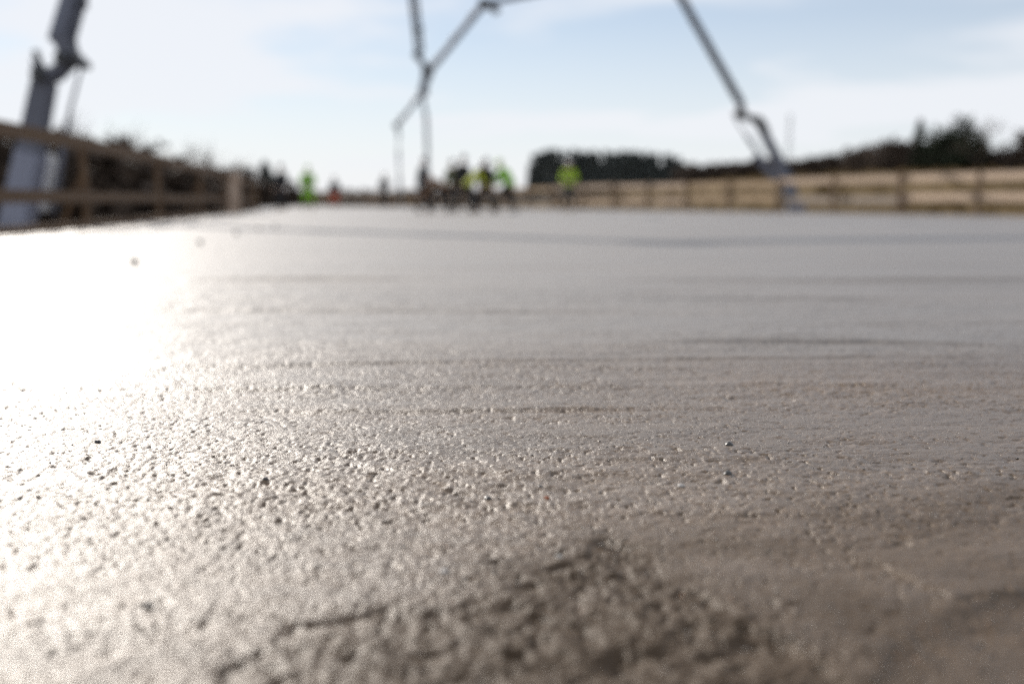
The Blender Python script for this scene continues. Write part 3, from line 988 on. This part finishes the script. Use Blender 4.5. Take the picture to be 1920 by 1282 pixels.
# ------------------------------------------------------------------ trees and woods
M["bark"] = mat("bark", (0.075, 0.060, 0.048), 0.85, 0.4, 6, 0.3, 20)
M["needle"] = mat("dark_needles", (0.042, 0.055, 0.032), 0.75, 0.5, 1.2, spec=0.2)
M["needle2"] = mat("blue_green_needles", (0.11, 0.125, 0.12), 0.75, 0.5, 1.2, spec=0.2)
M["scrub"] = mat("bare_brown_scrub", (0.085, 0.064, 0.050), 0.85, 0.5, 0.8, spec=0.15)
M["twig"] = mat("bare_twigs", (0.105, 0.080, 0.064), 0.85, 0.4, 2, spec=0.2)


def quads(centres, sizes, rs, flat=0.5):
    """randomly turned little quads"""
    n = len(centres)
    a = rs.normal(size=(n, 3)); a[:, 2] *= flat
    a /= np.linalg.norm(a, axis=1)[:, None]
    b = rs.normal(size=(n, 3)); b -= (b * a).sum(1)[:, None] * a
    b /= np.linalg.norm(b, axis=1)[:, None]
    a *= sizes[:, None]; b *= sizes[:, None] * 0.55
    V = np.stack([centres - a - b * .4, centres + a * .2 - b, centres + a + b * .3, centres - a * .1 + b], 1).reshape(-1, 3)
    F = np.arange(n * 4).reshape(n, 4)
    return V, F


def conifer_arrays(h, w, rs, nb=46, leaf=0.34, per=10, low=0.08):
    C = []
    for k in range(nb):
        t = low + (1 - low) * (k + rs.rand()) / nb
        z = h * t
        r = w * (1 - t) ** 0.8 * (0.7 + 0.5 * rs.rand()) + 0.08
        az = rs.rand() * 6.283
        u = rs.rand(per) ** 0.7
        x = np.cos(az) * u * r + rs.normal(size=per) * .10 * w * (1 - t)
        y = np.sin(az) * u * r + rs.normal(size=per) * .10 * w * (1 - t)
        C.append(np.stack([x, y, z - u * r * 0.28 + rs.normal(size=per) * .08], 1))
    C.append(np.stack([rs.normal(size=6) * .05, rs.normal(size=6) * .05, h * (0.93 + .08 * rs.rand(6))], 1))
    C = np.concatenate(C)
    return quads(C, leaf * (0.6 + 0.8 * rs.rand(len(C))), rs)


def round_arrays(h, w, rs, n=900, leaf=0.3, base=0.25):
    """broad crown of clumps"""
    nc = 22
    th = rs.rand(nc) * 6.283; zz = rs.rand(nc)
    rr = w * np.sqrt(np.clip(1 - (zz * 1.6 - .75) ** 2, .08, 1)) * (0.45 + .5 * rs.rand(nc))
    cc = np.stack([np.cos(th) * rr, np.sin(th) * rr, h * (base + (0.93 - base) * zz)], 1)
    k = rs.randint(0, nc, n)
    C = cc[k] + rs.normal(size=(n, 3)) * np.array([.20 * w, .20 * w, .075 * h])
    return quads(C, leaf * (0.6 + 0.8 * rs.rand(n)), rs)


def trunk_bm(h, r):
    bm = bmesh.new()
    add_tube(bm, [(0, 0, -0.3), (0.02, 0, h * .35), (-.03, .02, h * .7), (0, 0, h)], [r, r * .75, r * .4, r * .08], 8)
    return bm


def evergreen(label, loc, h, w, seed, kind="conifer", m="needle", group="trees on the skyline"):
    rs = np.random.RandomState(seed)
    root = empty("evergreen_tree", loc)
    tag(root, label, "tree", group)
    bm_obj("trunk", trunk_bm(h * .96, h * .02 + .06), M["bark"], root, smooth=True)
    if kind == "conifer":
        V, F = conifer_arrays(h, w, rs, nb=80, leaf=.04 * h, per=14)
    else:
        V, F = round_arrays(h, w, rs, 1800, .035 * h)
    link("crown", arr_mesh("crown", V, F), M[m], root)
    return root


def bare_branches(h, rs, depth=5, spread=0.5, r0=None):
    r0 = r0 or h * 0.016
    segs = []
    def grow(p, d, L, r, k):
        q = p + d * L
        segs.append((p, q, r, r * .66))
        if k == 0: return
        for _ in range(3 if k > 1 else 2):
            nd = d + np.array([rs.normal() * spread, rs.normal() * spread, rs.normal() * spread * .6 + .12])
            nd /= np.linalg.norm(nd)
            grow(p + d * L * (0.65 + .35 * rs.rand()), nd, L * (.62 + .2 * rs.rand()), r * .6, k - 1)
    grow(np.array([0, 0, 0.]), np.array([rs.normal() * .05, rs.normal() * .05, 1.]), h * .34, r0, depth)
    V, F = [], []
    for (p, q, a, b) in segs:
        d = (q - p) / np.linalg.norm(q - p)
        u = np.cross(d, [0.3, 0.9, 0.2]); u /= np.linalg.norm(u); v = np.cross(d, u)
        n = len(V) * 6
        ring = []
        for c, r in ((p, a), (q, b)):
            for k in range(3):
                ang = k * 2.0944
                ring.append(c + (u * math.cos(ang) + v * math.sin(ang)) * max(r, .004))
        V.append(ring)
        F += [[n, n + 1, n + 4, n + 3], [n + 1, n + 2, n + 5, n + 4], [n + 2, n, n + 3, n + 5]]
    V = np.array(V).reshape(-1, 3)
    V *= h / V[:, 2].max()
    return V, np.array(F)


def bare_tree(label, loc, h, seed, depth=5, spread=.45, group="trees on the skyline"):
    rs = np.random.RandomState(seed)
    root = empty("bare_tree", loc)
    tag(root, label, "tree", group)
    V, F = bare_branches(h, rs, depth, spread)
    k = 1
    bm_obj("trunk", trunk_bm(h * .42, h * .018 + .03), M["bark"], root, smooth=True)
    link("crown", arr_mesh("crown", V, F), M["twig"], root)
    return root


def ground_at(x, y):
    return float(terrain_h(np.array([x]), np.array([y]))[0])


def tree_top(px, py, Y):
    """foot position and height of a tree whose tip is seen at (px, py) at distance Y"""
    p = at(px, py, Y)
    g = ground_at(p.x, p.y)
    return (p.x, p.y, g), p.z - g


# right-hand skyline
for lab, px, py, Y, wf, seed, kind, m in (
        ("tall dark pointed evergreen at the left of the right-hand clump", 1726, 226, 175, .30, 31, "conifer", "needle"),
        ("broad dark round evergreen, tallest of the right-hand clump", 1782, 226, 178, .36, 32, "round", "needle"),
        ("dark evergreen between the broad tree and the bare tree", 1822, 244, 182, .36, 33, "round", "needle"),
        ("low dark tree on the slope left of the pointed evergreen", 1672, 268, 176, .44, 34, "round", "scrub"),
        ("dark tree cut by the right edge of the frame", 1925, 246, 170, .40, 35, "round", "scrub"),
        ("small dark tree in the dip near the right edge", 1876, 276, 180, .5, 36, "round", "scrub"),
        ("low brown tree where the right-hand wood starts to rise", 1612, 282, 172, .55, 37, "round", "scrub"),
        ("small pointed brown tree left of the right pump boom", 1420, 292, 185, .40, 38, "conifer", "scrub")):
    loc, h = tree_top(px, py, Y)
    evergreen(lab, loc, h, h * wf, seed, kind, m)
for lab, px, py, Y, seed in (
        ("bare twiggy tree beside the broad evergreen on the right", 1842, 214, 168, 41),
        ("bare tree standing above the low wood on the right slope", 1634, 262, 166, 42)):
    loc, h = tree_top(px, py, Y)
    bare_tree(lab, loc, h, seed, 5, .42)
# bare trees above the left fence
for lab, px, py, Y, seed in (
        ("bare tree showing above the left rail beside the pump boom", 172, 212, 46, 51),
        ("low bare tree above the left rail, right of the pump boom", 235, 230, 50, 52),
        ("bare tree above the middle of the left fence", 345, 262, 52, 53),
        ("bare tree nearest the pale upright plank on the left", 392, 260, 55, 54),
        ("bare sapling at the far end of the left fence", 462, 306, 66, 55)):
    loc, h = tree_top(px, py, Y)
    bare_tree(lab, loc, h, seed, 5, .40, "bare trees behind the left fence")
loc, h = tree_top(496, 308, 70)
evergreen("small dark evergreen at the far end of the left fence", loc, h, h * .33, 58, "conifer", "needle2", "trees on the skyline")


def wood(name, label, spots, seed, m, leaf, nb, per, kinds=(1.0,)):
    """one mass of trees too far or too tangled to tell apart"""
    rs = np.random.RandomState(seed)
    VV, FF, n = [], [], 0
    for (x, y, g, h, w) in spots:
        if rs.rand() < kinds[0]:
            V, F = conifer_arrays(h, w, rs, nb, leaf, per)
        else:
            V, F = round_arrays(h, w, rs, nb * per, leaf, .05)
        V = V + np.array([x, y, g])
        VV.append(V); FF.append(F + n); n += len(V)
    o = link(name, arr_mesh(name, np.concatenate(VV), np.concatenate(FF)), M[m])
    tag(o, label, "woodland", kind="stuff")
    return o


rs = np.random.RandomState(77)
# conifer wood on the skyline, right of centre
top = np.array([[985, 312], [1000, 300], [1020, 294], [1060, 292], [1120, 293], [1200, 297], [1270, 303], [1284, 312]])
sp = []
for k in range(70):
    px = 992 + 292 * (k + rs.rand()) / 70
    Y = 330 + rs.rand() * 60
    py = np.interp(px, top[:, 0], top[:, 1]) + rs.rand() ** 2 * 32 - 11
    loc, h = tree_top(px, py, Y)
    sp.append((*loc, h, h * .20))
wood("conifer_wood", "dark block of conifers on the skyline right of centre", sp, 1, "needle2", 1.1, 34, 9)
# lower brown wood between it and the right pump
top = np.array([[1275, 306], [1330, 310], [1380, 305], [1440, 296], [1500, 300], [1560, 290], [1620, 280], [1680, 262], [1730, 262], [1800, 260], [1860, 286], [1930, 270], [2050, 262]])
sp = []
for k in range(130):
    px = 1278 + 800 * (k + rs.rand()) / 130
    Y = 180 + rs.rand() * 40
    py = np.interp(px, top[:, 0], top[:, 1]) + rs.rand() * 10
    loc, h = tree_top(px, py, Y)
    sp.append((*loc, max(h, 1.5), max(h, 2) * .55))
wood("brown_wood", "low brown leafless wood along the top of the right-hand field", sp, 2, "scrub", .55, 34, 10, (0.25,))
# dark scrub bank behind the left fence
top = np.array([[-260, 250], [0, 262], [120, 262], [200, 268], [300, 296], [380, 312], [440, 326], [520, 334], [560, 345]])
sp = []
for k in range(110):
    px = -240 + 790 * (k + rs.rand()) / 110
    Y = 38 + rs.rand() * 16 + max(0, (px - 250)) * .09
    py = np.interp(px, top[:, 0], top[:, 1]) + rs.rand() * 34 - 4
    loc, h = tree_top(px, py, Y)
    sp.append((*loc, max(h, 2), max(h, 2) * .30))
wood("scrub_bank", "dark tangled scrub and young trees behind the left fence", sp, 3, "scrub", .32, 44, 10, (0.55,))
# far low treeline behind the workers
sp = []
for k in range(120):
    px = 470 + 560 * (k + rs.rand()) / 120
    Y = 520 + rs.rand() * 120
    loc, h = tree_top(px, 357 + rs.rand() * 7, Y)
    sp.append((*loc, h, h * .5))
wood("distant_treeline", "thin dark line of far trees low behind the workers", sp, 4, "scrub", 1.6, 16, 8, (0.2,))

# tussocks and weeds in the field
rs = np.random.RandomState(12)
n = 5200
tx = rs.rand(n) * 150 - 40; ty = 52 + rs.rand(n) * 110
tz = terrain_h(tx, ty)
sz = 0.16 + 0.42 * rs.rand(n) ** 3
cc = np.repeat(np.stack([tx, ty, tz], 1), 5, 0) + rs.normal(size=(n * 5, 3)) * np.repeat(sz, 5)[:, None] * np.array([.9, .9, .25])
cc[:, 2] += np.repeat(sz, 5) * .4
V, F = quads(cc, np.repeat(sz, 5) * .8, rs, 1.2)
M["tussock"] = mat("dry_tussock", (0.20, 0.135, 0.055), 0.9, 0.3, 0.05, spec=0.1, col2=(0.10, 0.07, 0.04))
tag(link("field_tussocks", arr_mesh("field_tussocks", V, F), M["tussock"]), "dry tussocks and weeds scattered over the field", "grass", kind="stuff")

# faint lattice mast on the skyline
mp = at(1478, 312, 420); mt = at(1478, 214, 420)
mg = ground_at(mp.x, mp.y)
root = empty("lattice_mast", (mp.x, mp.y, mg)); tag(root, "thin pale lattice mast far off above the right pump", "mast")
H = mt.z - mg
for k in range(3):
    bm = bmesh.new()
    a = k * 2.094
    add_tube(bm, [(math.cos(a) * 1.1, math.sin(a) * 1.1, -.5), (math.cos(a) * .55, math.sin(a) * .55, H)], .12, 6)
    bm_obj("leg", bm, M["galv"], root)
nb = 14
for i in range(nb):
    bm = bmesh.new()
    for k in range(3):
        z0, z1 = H * i / nb, H * (i + 1) / nb
        r0, r1 = 1.1 - .55 * i / nb, 1.1 - .55 * (i + 1) / nb
        a, b = k * 2.094, (k + 1) * 2.094
        add_tube(bm, [(math.cos(a) * r0, math.sin(a) * r0, z0), (math.cos(b) * r1, math.sin(b) * r1, z1)], .06, 4)
    bm_obj("bracing", bm, M["galv"], root)


# ------------------------------------------------------------------ workers
def hivis(name, col):
    m = mat(name, col, 0.6, 0.12, 6, 0.15, 30, trans=0.35)
    return m


M["hv_yellow"] = hivis("hivis_yellow_green", (0.30, 0.70, 0.003))
M["hv_lime"] = hivis("hivis_lime", (0.48, 0.72, 0.004))
M["hv_lemon"] = hivis("hivis_lemon", (0.62, 0.70, 0.012))
M["olive"] = mat("olive_work_jacket", (0.10, 0.115, 0.03), 0.8, 0.3, 6, 0.2, 30)
M["black_cloth"] = mat("black_cloth", (0.022, 0.022, 0.025), 0.8, 0.3, 6, 0.2, 30)
M["navy"] = mat("navy_cloth", (0.018, 0.026, 0.036), 0.8, 0.3, 6, 0.2, 30)
M["brown_cloth"] = mat("brown_cloth", (0.17, 0.085, 0.035), 0.85, 0.3, 6, 0.2, 30)
M["red_cloth"] = mat("red_orange_cloth", (0.52, 0.065, 0.025), 0.75, 0.2, 6, 0.2, 30)
M["skin"] = mat("skin", (0.50, 0.30, 0.21), 0.55, 0.1, 10)
M["hair"] = mat("dark_hair", (0.03, 0.022, 0.016), 0.7, 0.3, 40)
M["white_helmet"] = mat("white_helmet_shell", (0.70, 0.70, 0.68), 0.35, 0.05, 3)
M["dark_helmet"] = mat("dark_helmet_shell", (0.03, 0.034, 0.04), 0.4, 0.1, 3)
M["green_helmet"] = mat("green_helmet_shell", (0.28, 0.55, 0.04), 0.4, 0.1, 3)
M["boot"] = mat("rubber_boot", (0.025, 0.025, 0.022), 0.5, 0.2, 10)
M["tape"] = mat("reflective_tape", (0.34, 0.36, 0.34), 0.35, 0.05, 10)
M["eye"] = mat("eye", (0.02, 0.015, 0.012), 0.2, 0.1, 10)


def skin_mesh(name, verts, edges, radii, root_i=0, sub=1):
    me = bpy.data.meshes.new(name + "_cage")
    me.from_pydata([tuple(v) for v in verts], edges, [])
    o = bpy.data.objects.new(name + "_cage", me); COL.objects.link(o)
    mo = o.modifiers.new("s", 'SKIN')
    for i, r in enumerate(radii):
        sv = me.skin_vertices[0].data[i]
        sv.radius = r if isinstance(r, tuple) else (r, r)
        sv.use_root = (i == root_i)
    mo.use_smooth_shade = True
    mo.branch_smoothing = 0.4
    ss = o.modifiers.new("u", 'SUBSURF'); ss.levels = sub; ss.render_levels = sub
    dg = bpy.context.evaluated_depsgraph_get()
    res = bpy.data.meshes.new_from_object(o.evaluated_get(dg))
    res.name = name
    bpy.data.objects.remove(o); bpy.data.meshes.remove(me)
    return res


def ik(a, b, l1, l2, pole):
    d = b - a; L = min(d.length, (l1 + l2) * .995)
    dn = d.normalized(); b2 = a + dn * L
    x = (l1 * l1 - l2 * l2 + L * L) / (2 * L)
    hgt = math.sqrt(max(l1 * l1 - x * x, 0))
    pn = (pole - dn * pole.dot(dn)).normalized()
    return a + dn * x + pn * hgt, b2


def person(label, loc, rz, jacket, trousers, helmet=None, bend=0.0, pelvis=0.93, hl=(-.27, .12, .86), hr=(.27, .12, .86),
           fl=(-.13, 0.0), fr=(.13, 0.0), look=0.0, scale=1.0, tape=True, group="workers placing the concrete"):
    """one worker: local +Y is where he faces; bend leans the trunk forward"""
    root = empty("person", loc, rz); root.scale = (scale,) * 3
    tag(root, label, "person", group)
    pv = Vector((0, -0.25 * math.sin(bend), pelvis))
    rb = Matrix.Rotation(-bend, 3, 'X')
    def T(x, y, z): return pv + rb @ Vector((x, y, z))
    spine, chest, neck, hb = T(0, .0, .20), T(0, .01, .40), T(0, .01, .555), T(0, .02, .61)
    shl, shr = T(-.185, 0, .47), T(.185, 0, .47)
    hipl, hipr = pv + Vector((-.095, 0, -.03)), pv + Vector((.095, 0, -.03))
    wl, wr = Vector(hl), Vector(hr)
    ell, wl = ik(shl, wl, .30, .27, Vector((-.5, -.7, -.3)))
    elr, wr = ik(shr, wr, .30, .27, Vector((.5, -.7, -.3)))
    anl, anr = Vector((fl[0], fl[1], .09)), Vector((fr[0], fr[1], .09))
    knl, anl = ik(hipl, anl, .44, .43, Vector((-.15, 1, 0)))
    knr, anr = ik(hipr, anr, .44, .43, Vector((.15, 1, 0)))
    tol, tor = Vector((fl[0] * 1.1, fl[1] + .19, .035)), Vector((fr[0] * 1.1, fr[1] + .19, .035))
    v = [pv, spine, chest, neck, hb, shl, ell, wl, shr, elr, wr, hipl, knl, anl, tol, hipr, knr, anr, tor]
    e = [(0, 1), (1, 2), (2, 3), (3, 4), (2, 5), (5, 6), (6, 7), (2, 8), (8, 9), (9, 10), (0, 11), (11, 12), (12, 13), (13, 14), (0, 15), (15, 16), (16, 17), (17, 18)]
    r = [(.125, .10), (.12, .095), (.14, .105), .055, .052, .062, .044, .030, .062, .044, .030, .085, .058, .042, .035, .085, .058, .042, .035]
    body = skin_mesh("body", v, e, r)
    # head with face and hands with fingers joined into the same mesh
    bm = bmesh.new(); bm.from_mesh(body)
    hrot = Matrix.Rotation(-bend * .55 + look, 3, 'X')
    hc = hb + hrot @ Vector((0, .02, .105))
    n0 = len(bm.verts)
    ret = bmesh.ops.create_uvsphere(bm, u_segments=16, v_segments=12, radius=1.0)
    for q in ret["verts"]:
        c = q.co.copy()
        x, y, z = c.x * .076, c.y * .096, c.z * .118
        if z < 0: x *= 1 + z * 2.2; y *= 1 + z * 0.9
        if c.y > .93 and -.35 < c.z < .15: y += .016            # nose
        if c.y > .75 and .1 < c.z < .4: y -= .006               # eye sockets
        q.co = hc + hrot @ Vector((x, y, z))
    for sx in (-1, 1):
        rr = bmesh.ops.create_uvsphere(bm, u_segments=8, v_segments=6, radius=1.0)
        for q in rr["verts"]:
            q.co = hc + hrot @ Vector((sx * .076 + q.co.x * .012, q.co.y * .022, q.co.z * .034 - .005))
    for w, el_, sx in ((wl, ell, -1), (wr, elr, 1)):
        d = (w - el_).normalized(); x, y, _ = frame_of(d)
        add_beam(bm, w - d * .01, w + d * .09, .05, .028, .082, .030)
        for k in range(4):
            b0 = w + d * .085 + x * (-.031 + .0205 * k)
            ln = (.066, .076, .072, .056)[k]
            add_tube(bm, [b0, b0 + d * ln * .5 - y * .012, b0 + d * ln * .72 - y * .040], [.0095, .0088, .0075], 6)
        b0 = w + d * .035 + x * (.036 * -sx)
        add_tube(bm, [b0, b0 + d * .035 + x * (-.026 * sx) - y * .01, b0 + d * .066 + x * (-.026 * sx) - y * .028], [.0115, .010, .008], 6)
    bm.to_mesh(body); bm.free()
    link("body", body, M["skin"], root, smooth=True)
    for sx in (-1, 1):
        bm = bmesh.new(); bmesh.ops.create_uvsphere(bm, u_segments=8, v_segments=6, radius=.011)
        bmesh.ops.translate(bm, verts=bm.verts, vec=hc + hrot @ Vector((sx * .031, .085, .022)))
        bm_obj("eye", bm, M["eye"], root)
    # jacket
    wl2, wr2 = ell.lerp(wl, .94), elr.lerp(wr, .94)
    hem = pv + rb @ Vector((0, 0, -.10))
    jv = [chest, spine, pv, hem, neck - (neck - chest) * .12, shl, ell, wl2, shr, elr, wr2]
    je = [(0, 1), (1, 2), (2, 3), (0, 4), (0, 5), (5, 6), (6, 7), (0, 8), (8, 9), (9, 10)]
    jr = [(.205, .16), (.20, .155), (.205, .16), (.21, .165), (.095, .09), .105, .082, .060, .105, .082, .060]
    j = link("jacket", skin_mesh("jacket", jv, je, jr), M[jacket], root, smooth=True)
    if tape:
        for zz, rr_ in ((.30, .213), (.10, .215)):
            bm = bmesh.new(); ring = []
            for k in range(20):
                a = 2 * math.pi * k / 20
                for dz in (-.025, .025):
                    ring.append(bm.verts.new(pv + rb @ Vector((math.cos(a) * rr_ * 1.02, math.sin(a) * rr_ * .80, zz + dz))))
            for k in range(20):
                i2 = (k + 1) % 20
                bm.faces.new((ring[2 * k], ring[2 * i2], ring[2 * i2 + 1], ring[2 * k + 1]))
            ob = bm_obj("reflective_band", bm, M["tape"], j)
            so = ob.modifiers.new("thick", 'SOLIDIFY'); so.thickness = .004
    # trousers and boots
    cl, cr = knl.lerp(anl, .72), knr.lerp(anr, .72)
    tv = [pv, pv + rb @ Vector((0, 0, .10)), hipl, knl, cl, hipr, knr, cr]
    te = [(0, 1), (0, 2), (2, 3), (3, 4), (0, 5), (5, 6), (6, 7)]
    link("trousers", skin_mesh("trousers", tv, te, [(.17, .14), (.165, .13), .124, .098, .090, .124, .098, .090]), M[trousers], root, smooth=True)
    for kn, an, to in ((knl, anl, tol), (knr, anr, tor)):
        link("boot", skin_mesh("boot", [kn.lerp(an, .55), an, an + Vector((0, .03, -.045)), to], [(0, 1), (1, 2), (2, 3)], [.068, .062, .058, (.052, .038)]), M["boot"], root, smooth=True)
    # hard hat or hair
    bm = bmesh.new()
    ret = bmesh.ops.create_uvsphere(bm, u_segments=16, v_segments=10, radius=1.0)
    kill = [q for q in bm.verts if q.co.z < (-.05 if helmet else -.25) or (not helmet and q.co.y > .55 and q.co.z < .45)]
    bmesh.ops.delete(bm, geom=kill, context='VERTS')
    sx, sy, sz, up = (.100, .122, .098, .042) if helmet else (.084, .103, .122, .008)
    for q in bm.verts: q.co = hc + hrot @ Vector((q.co.x * sx, q.co.y * sy - (.0 if helmet else .008), q.co.z * sz + up))
    hat = bm_obj("helmet" if helmet else "hair", bm, M[helmet] if helmet else M["hair"], root, smooth=True)
    if helmet:
        bm = bmesh.new()
        add_plate(bm, [hc + hrot @ Vector((math.sin(a) * .108, math.cos(a) * (.175 if math.cos(a) > 0 else .128), .040)) for a in [2 * math.pi * k / 20 for k in range(20)]], hrot @ Vector((0, 0, 1)), .008)
        bm_obj("brim", bm, M[helmet], hat)
    return root


def spot(px, Y):
    return atz(px, Y, 0.0)


LEAN = dict(bend=.75, pelvis=.86, hl=(-.16, .62, .70), hr=(.16, .50, .82), fl=(-.20, .16), fr=(.20, -.22))
person("dark clothed worker standing at the far end of the left fence", spot(530, 40), R(150), "black_cloth", "black_cloth", "dark_helmet", tape=False, scale=1.02)
person("worker in bright yellow-green jacket and trousers by the left fence", spot(578, 44.5), R(200), "hv_yellow", "hv_yellow", "green_helmet", bend=.12, hl=(-.2, .34, 1.0), hr=(.25, .3, .95), fl=(-.16, .1), fr=(.16, -.1), scale=1.08)
person("small far worker in dark jacket and red trousers", spot(628, 58), R(185), "navy", "red_cloth", "dark_helmet", tape=False)
person("dark clothed worker alone left of the hanging hoses", spot(722, 54), R(170), "black_cloth", "black_cloth", "dark_helmet", tape=False, bend=.12, hl=(-.2, .34, .9), hr=(.2, .34, .9), scale=1.04)
person("worker in dark navy gripping the hanging delivery hose", spot(791, 31.6), R(-100), "navy", "black_cloth", "dark_helmet", tape=False, bend=.18, hl=(-.10, .36, .98), hr=(.10, .36, .78), fl=(-.16, .18), fr=(.16, -.14), scale=.98)
person("worker in brown jacket bending low right of the hose", spot(826, 31.0), R(70), "brown_cloth", "black_cloth", None, tape=False, bend=1.05, pelvis=.72, hl=(-.16, .62, .40), hr=(.16, .60, .46), fl=(-.18, .2), fr=(.18, -.22))
person("worker in olive jacket half hidden behind the black-coated one", spot(851, 34.2), R(160), "olive", "black_cloth", "dark_helmet", tape=False, bend=.2, scale=1.0)
person("tall worker in black coat in the middle of the group", spot(867, 32.4), R(215), "black_cloth", "black_cloth", "dark_helmet", tape=False, bend=.10, fl=(-.2, .12), fr=(.2, -.12), scale=1.03)
person("worker in lemon yellow jacket bending over beside the black coat", spot(887, 31.4), R(-70), "hv_lemon", "black_cloth", "dark_helmet", tape=False, **LEAN)
person("dark clothed worker stooping between two hi-vis jackets", spot(909, 31.6), R(190), "black_cloth", "black_cloth", "dark_helmet", tape=False, bend=.45, pelvis=.84, hl=(-.18, .5, .7), hr=(.18, .5, .7), fl=(-.2, .15), fr=(.2, -.18), scale=1.05)
person("stooping worker in green hi-vis jacket with dark trousers", spot(950, 31.8), R(60), "hv_yellow", "black_cloth", "green_helmet", tape=False, bend=.55, pelvis=.83, hl=(-.15, .58, .72), hr=(.15, .5, .84), fl=(-.2, .22), fr=(.2, -.24), scale=1.06)
person("upright worker in yellow-green vest standing apart on the right", spot(1066, 35.5), R(175), "hv_lime", "black_cloth", "white_helmet", hl=(-.16, .26, 1.05), hr=(.16, .26, 1.05))


# long handled rakes held by the stooping workers
def rake(label, a, b, width, m="wood_new"):
    a, b = Vector(a), Vector(b)
    root = empty("concrete_rake", b); tag(root, label, "rake")
    bm = bmesh.new(); add_tube(bm, [a - b, Vector((0, 0, .02))], .016, 8); bm_obj("handle", bm, M[m], root, smooth=True)
    d = (a - b); d.z = 0; d.normalize(); x = Vector((d.y, -d.x, 0))
    bm = bmesh.new(); add_beam(bm, -x * width / 2 + Vector((0, 0, .03)), x * width / 2 + Vector((0, 0, .03)), .02, .10, .02, .10); bm_obj("blade", bm, M["galv"], root)


p = spot(887, 31.4)
rake("rake held by the worker in the lemon yellow jacket", p + Vector((.45, -.10, .95)), p + Vector((1.25, -.35, 0)), .5)
p = spot(950, 31.8)
rake("rake held by the stooping worker in green hi-vis", p + Vector((-.40, .18, .95)), p + Vector((-1.1, .55, 0)), .5)
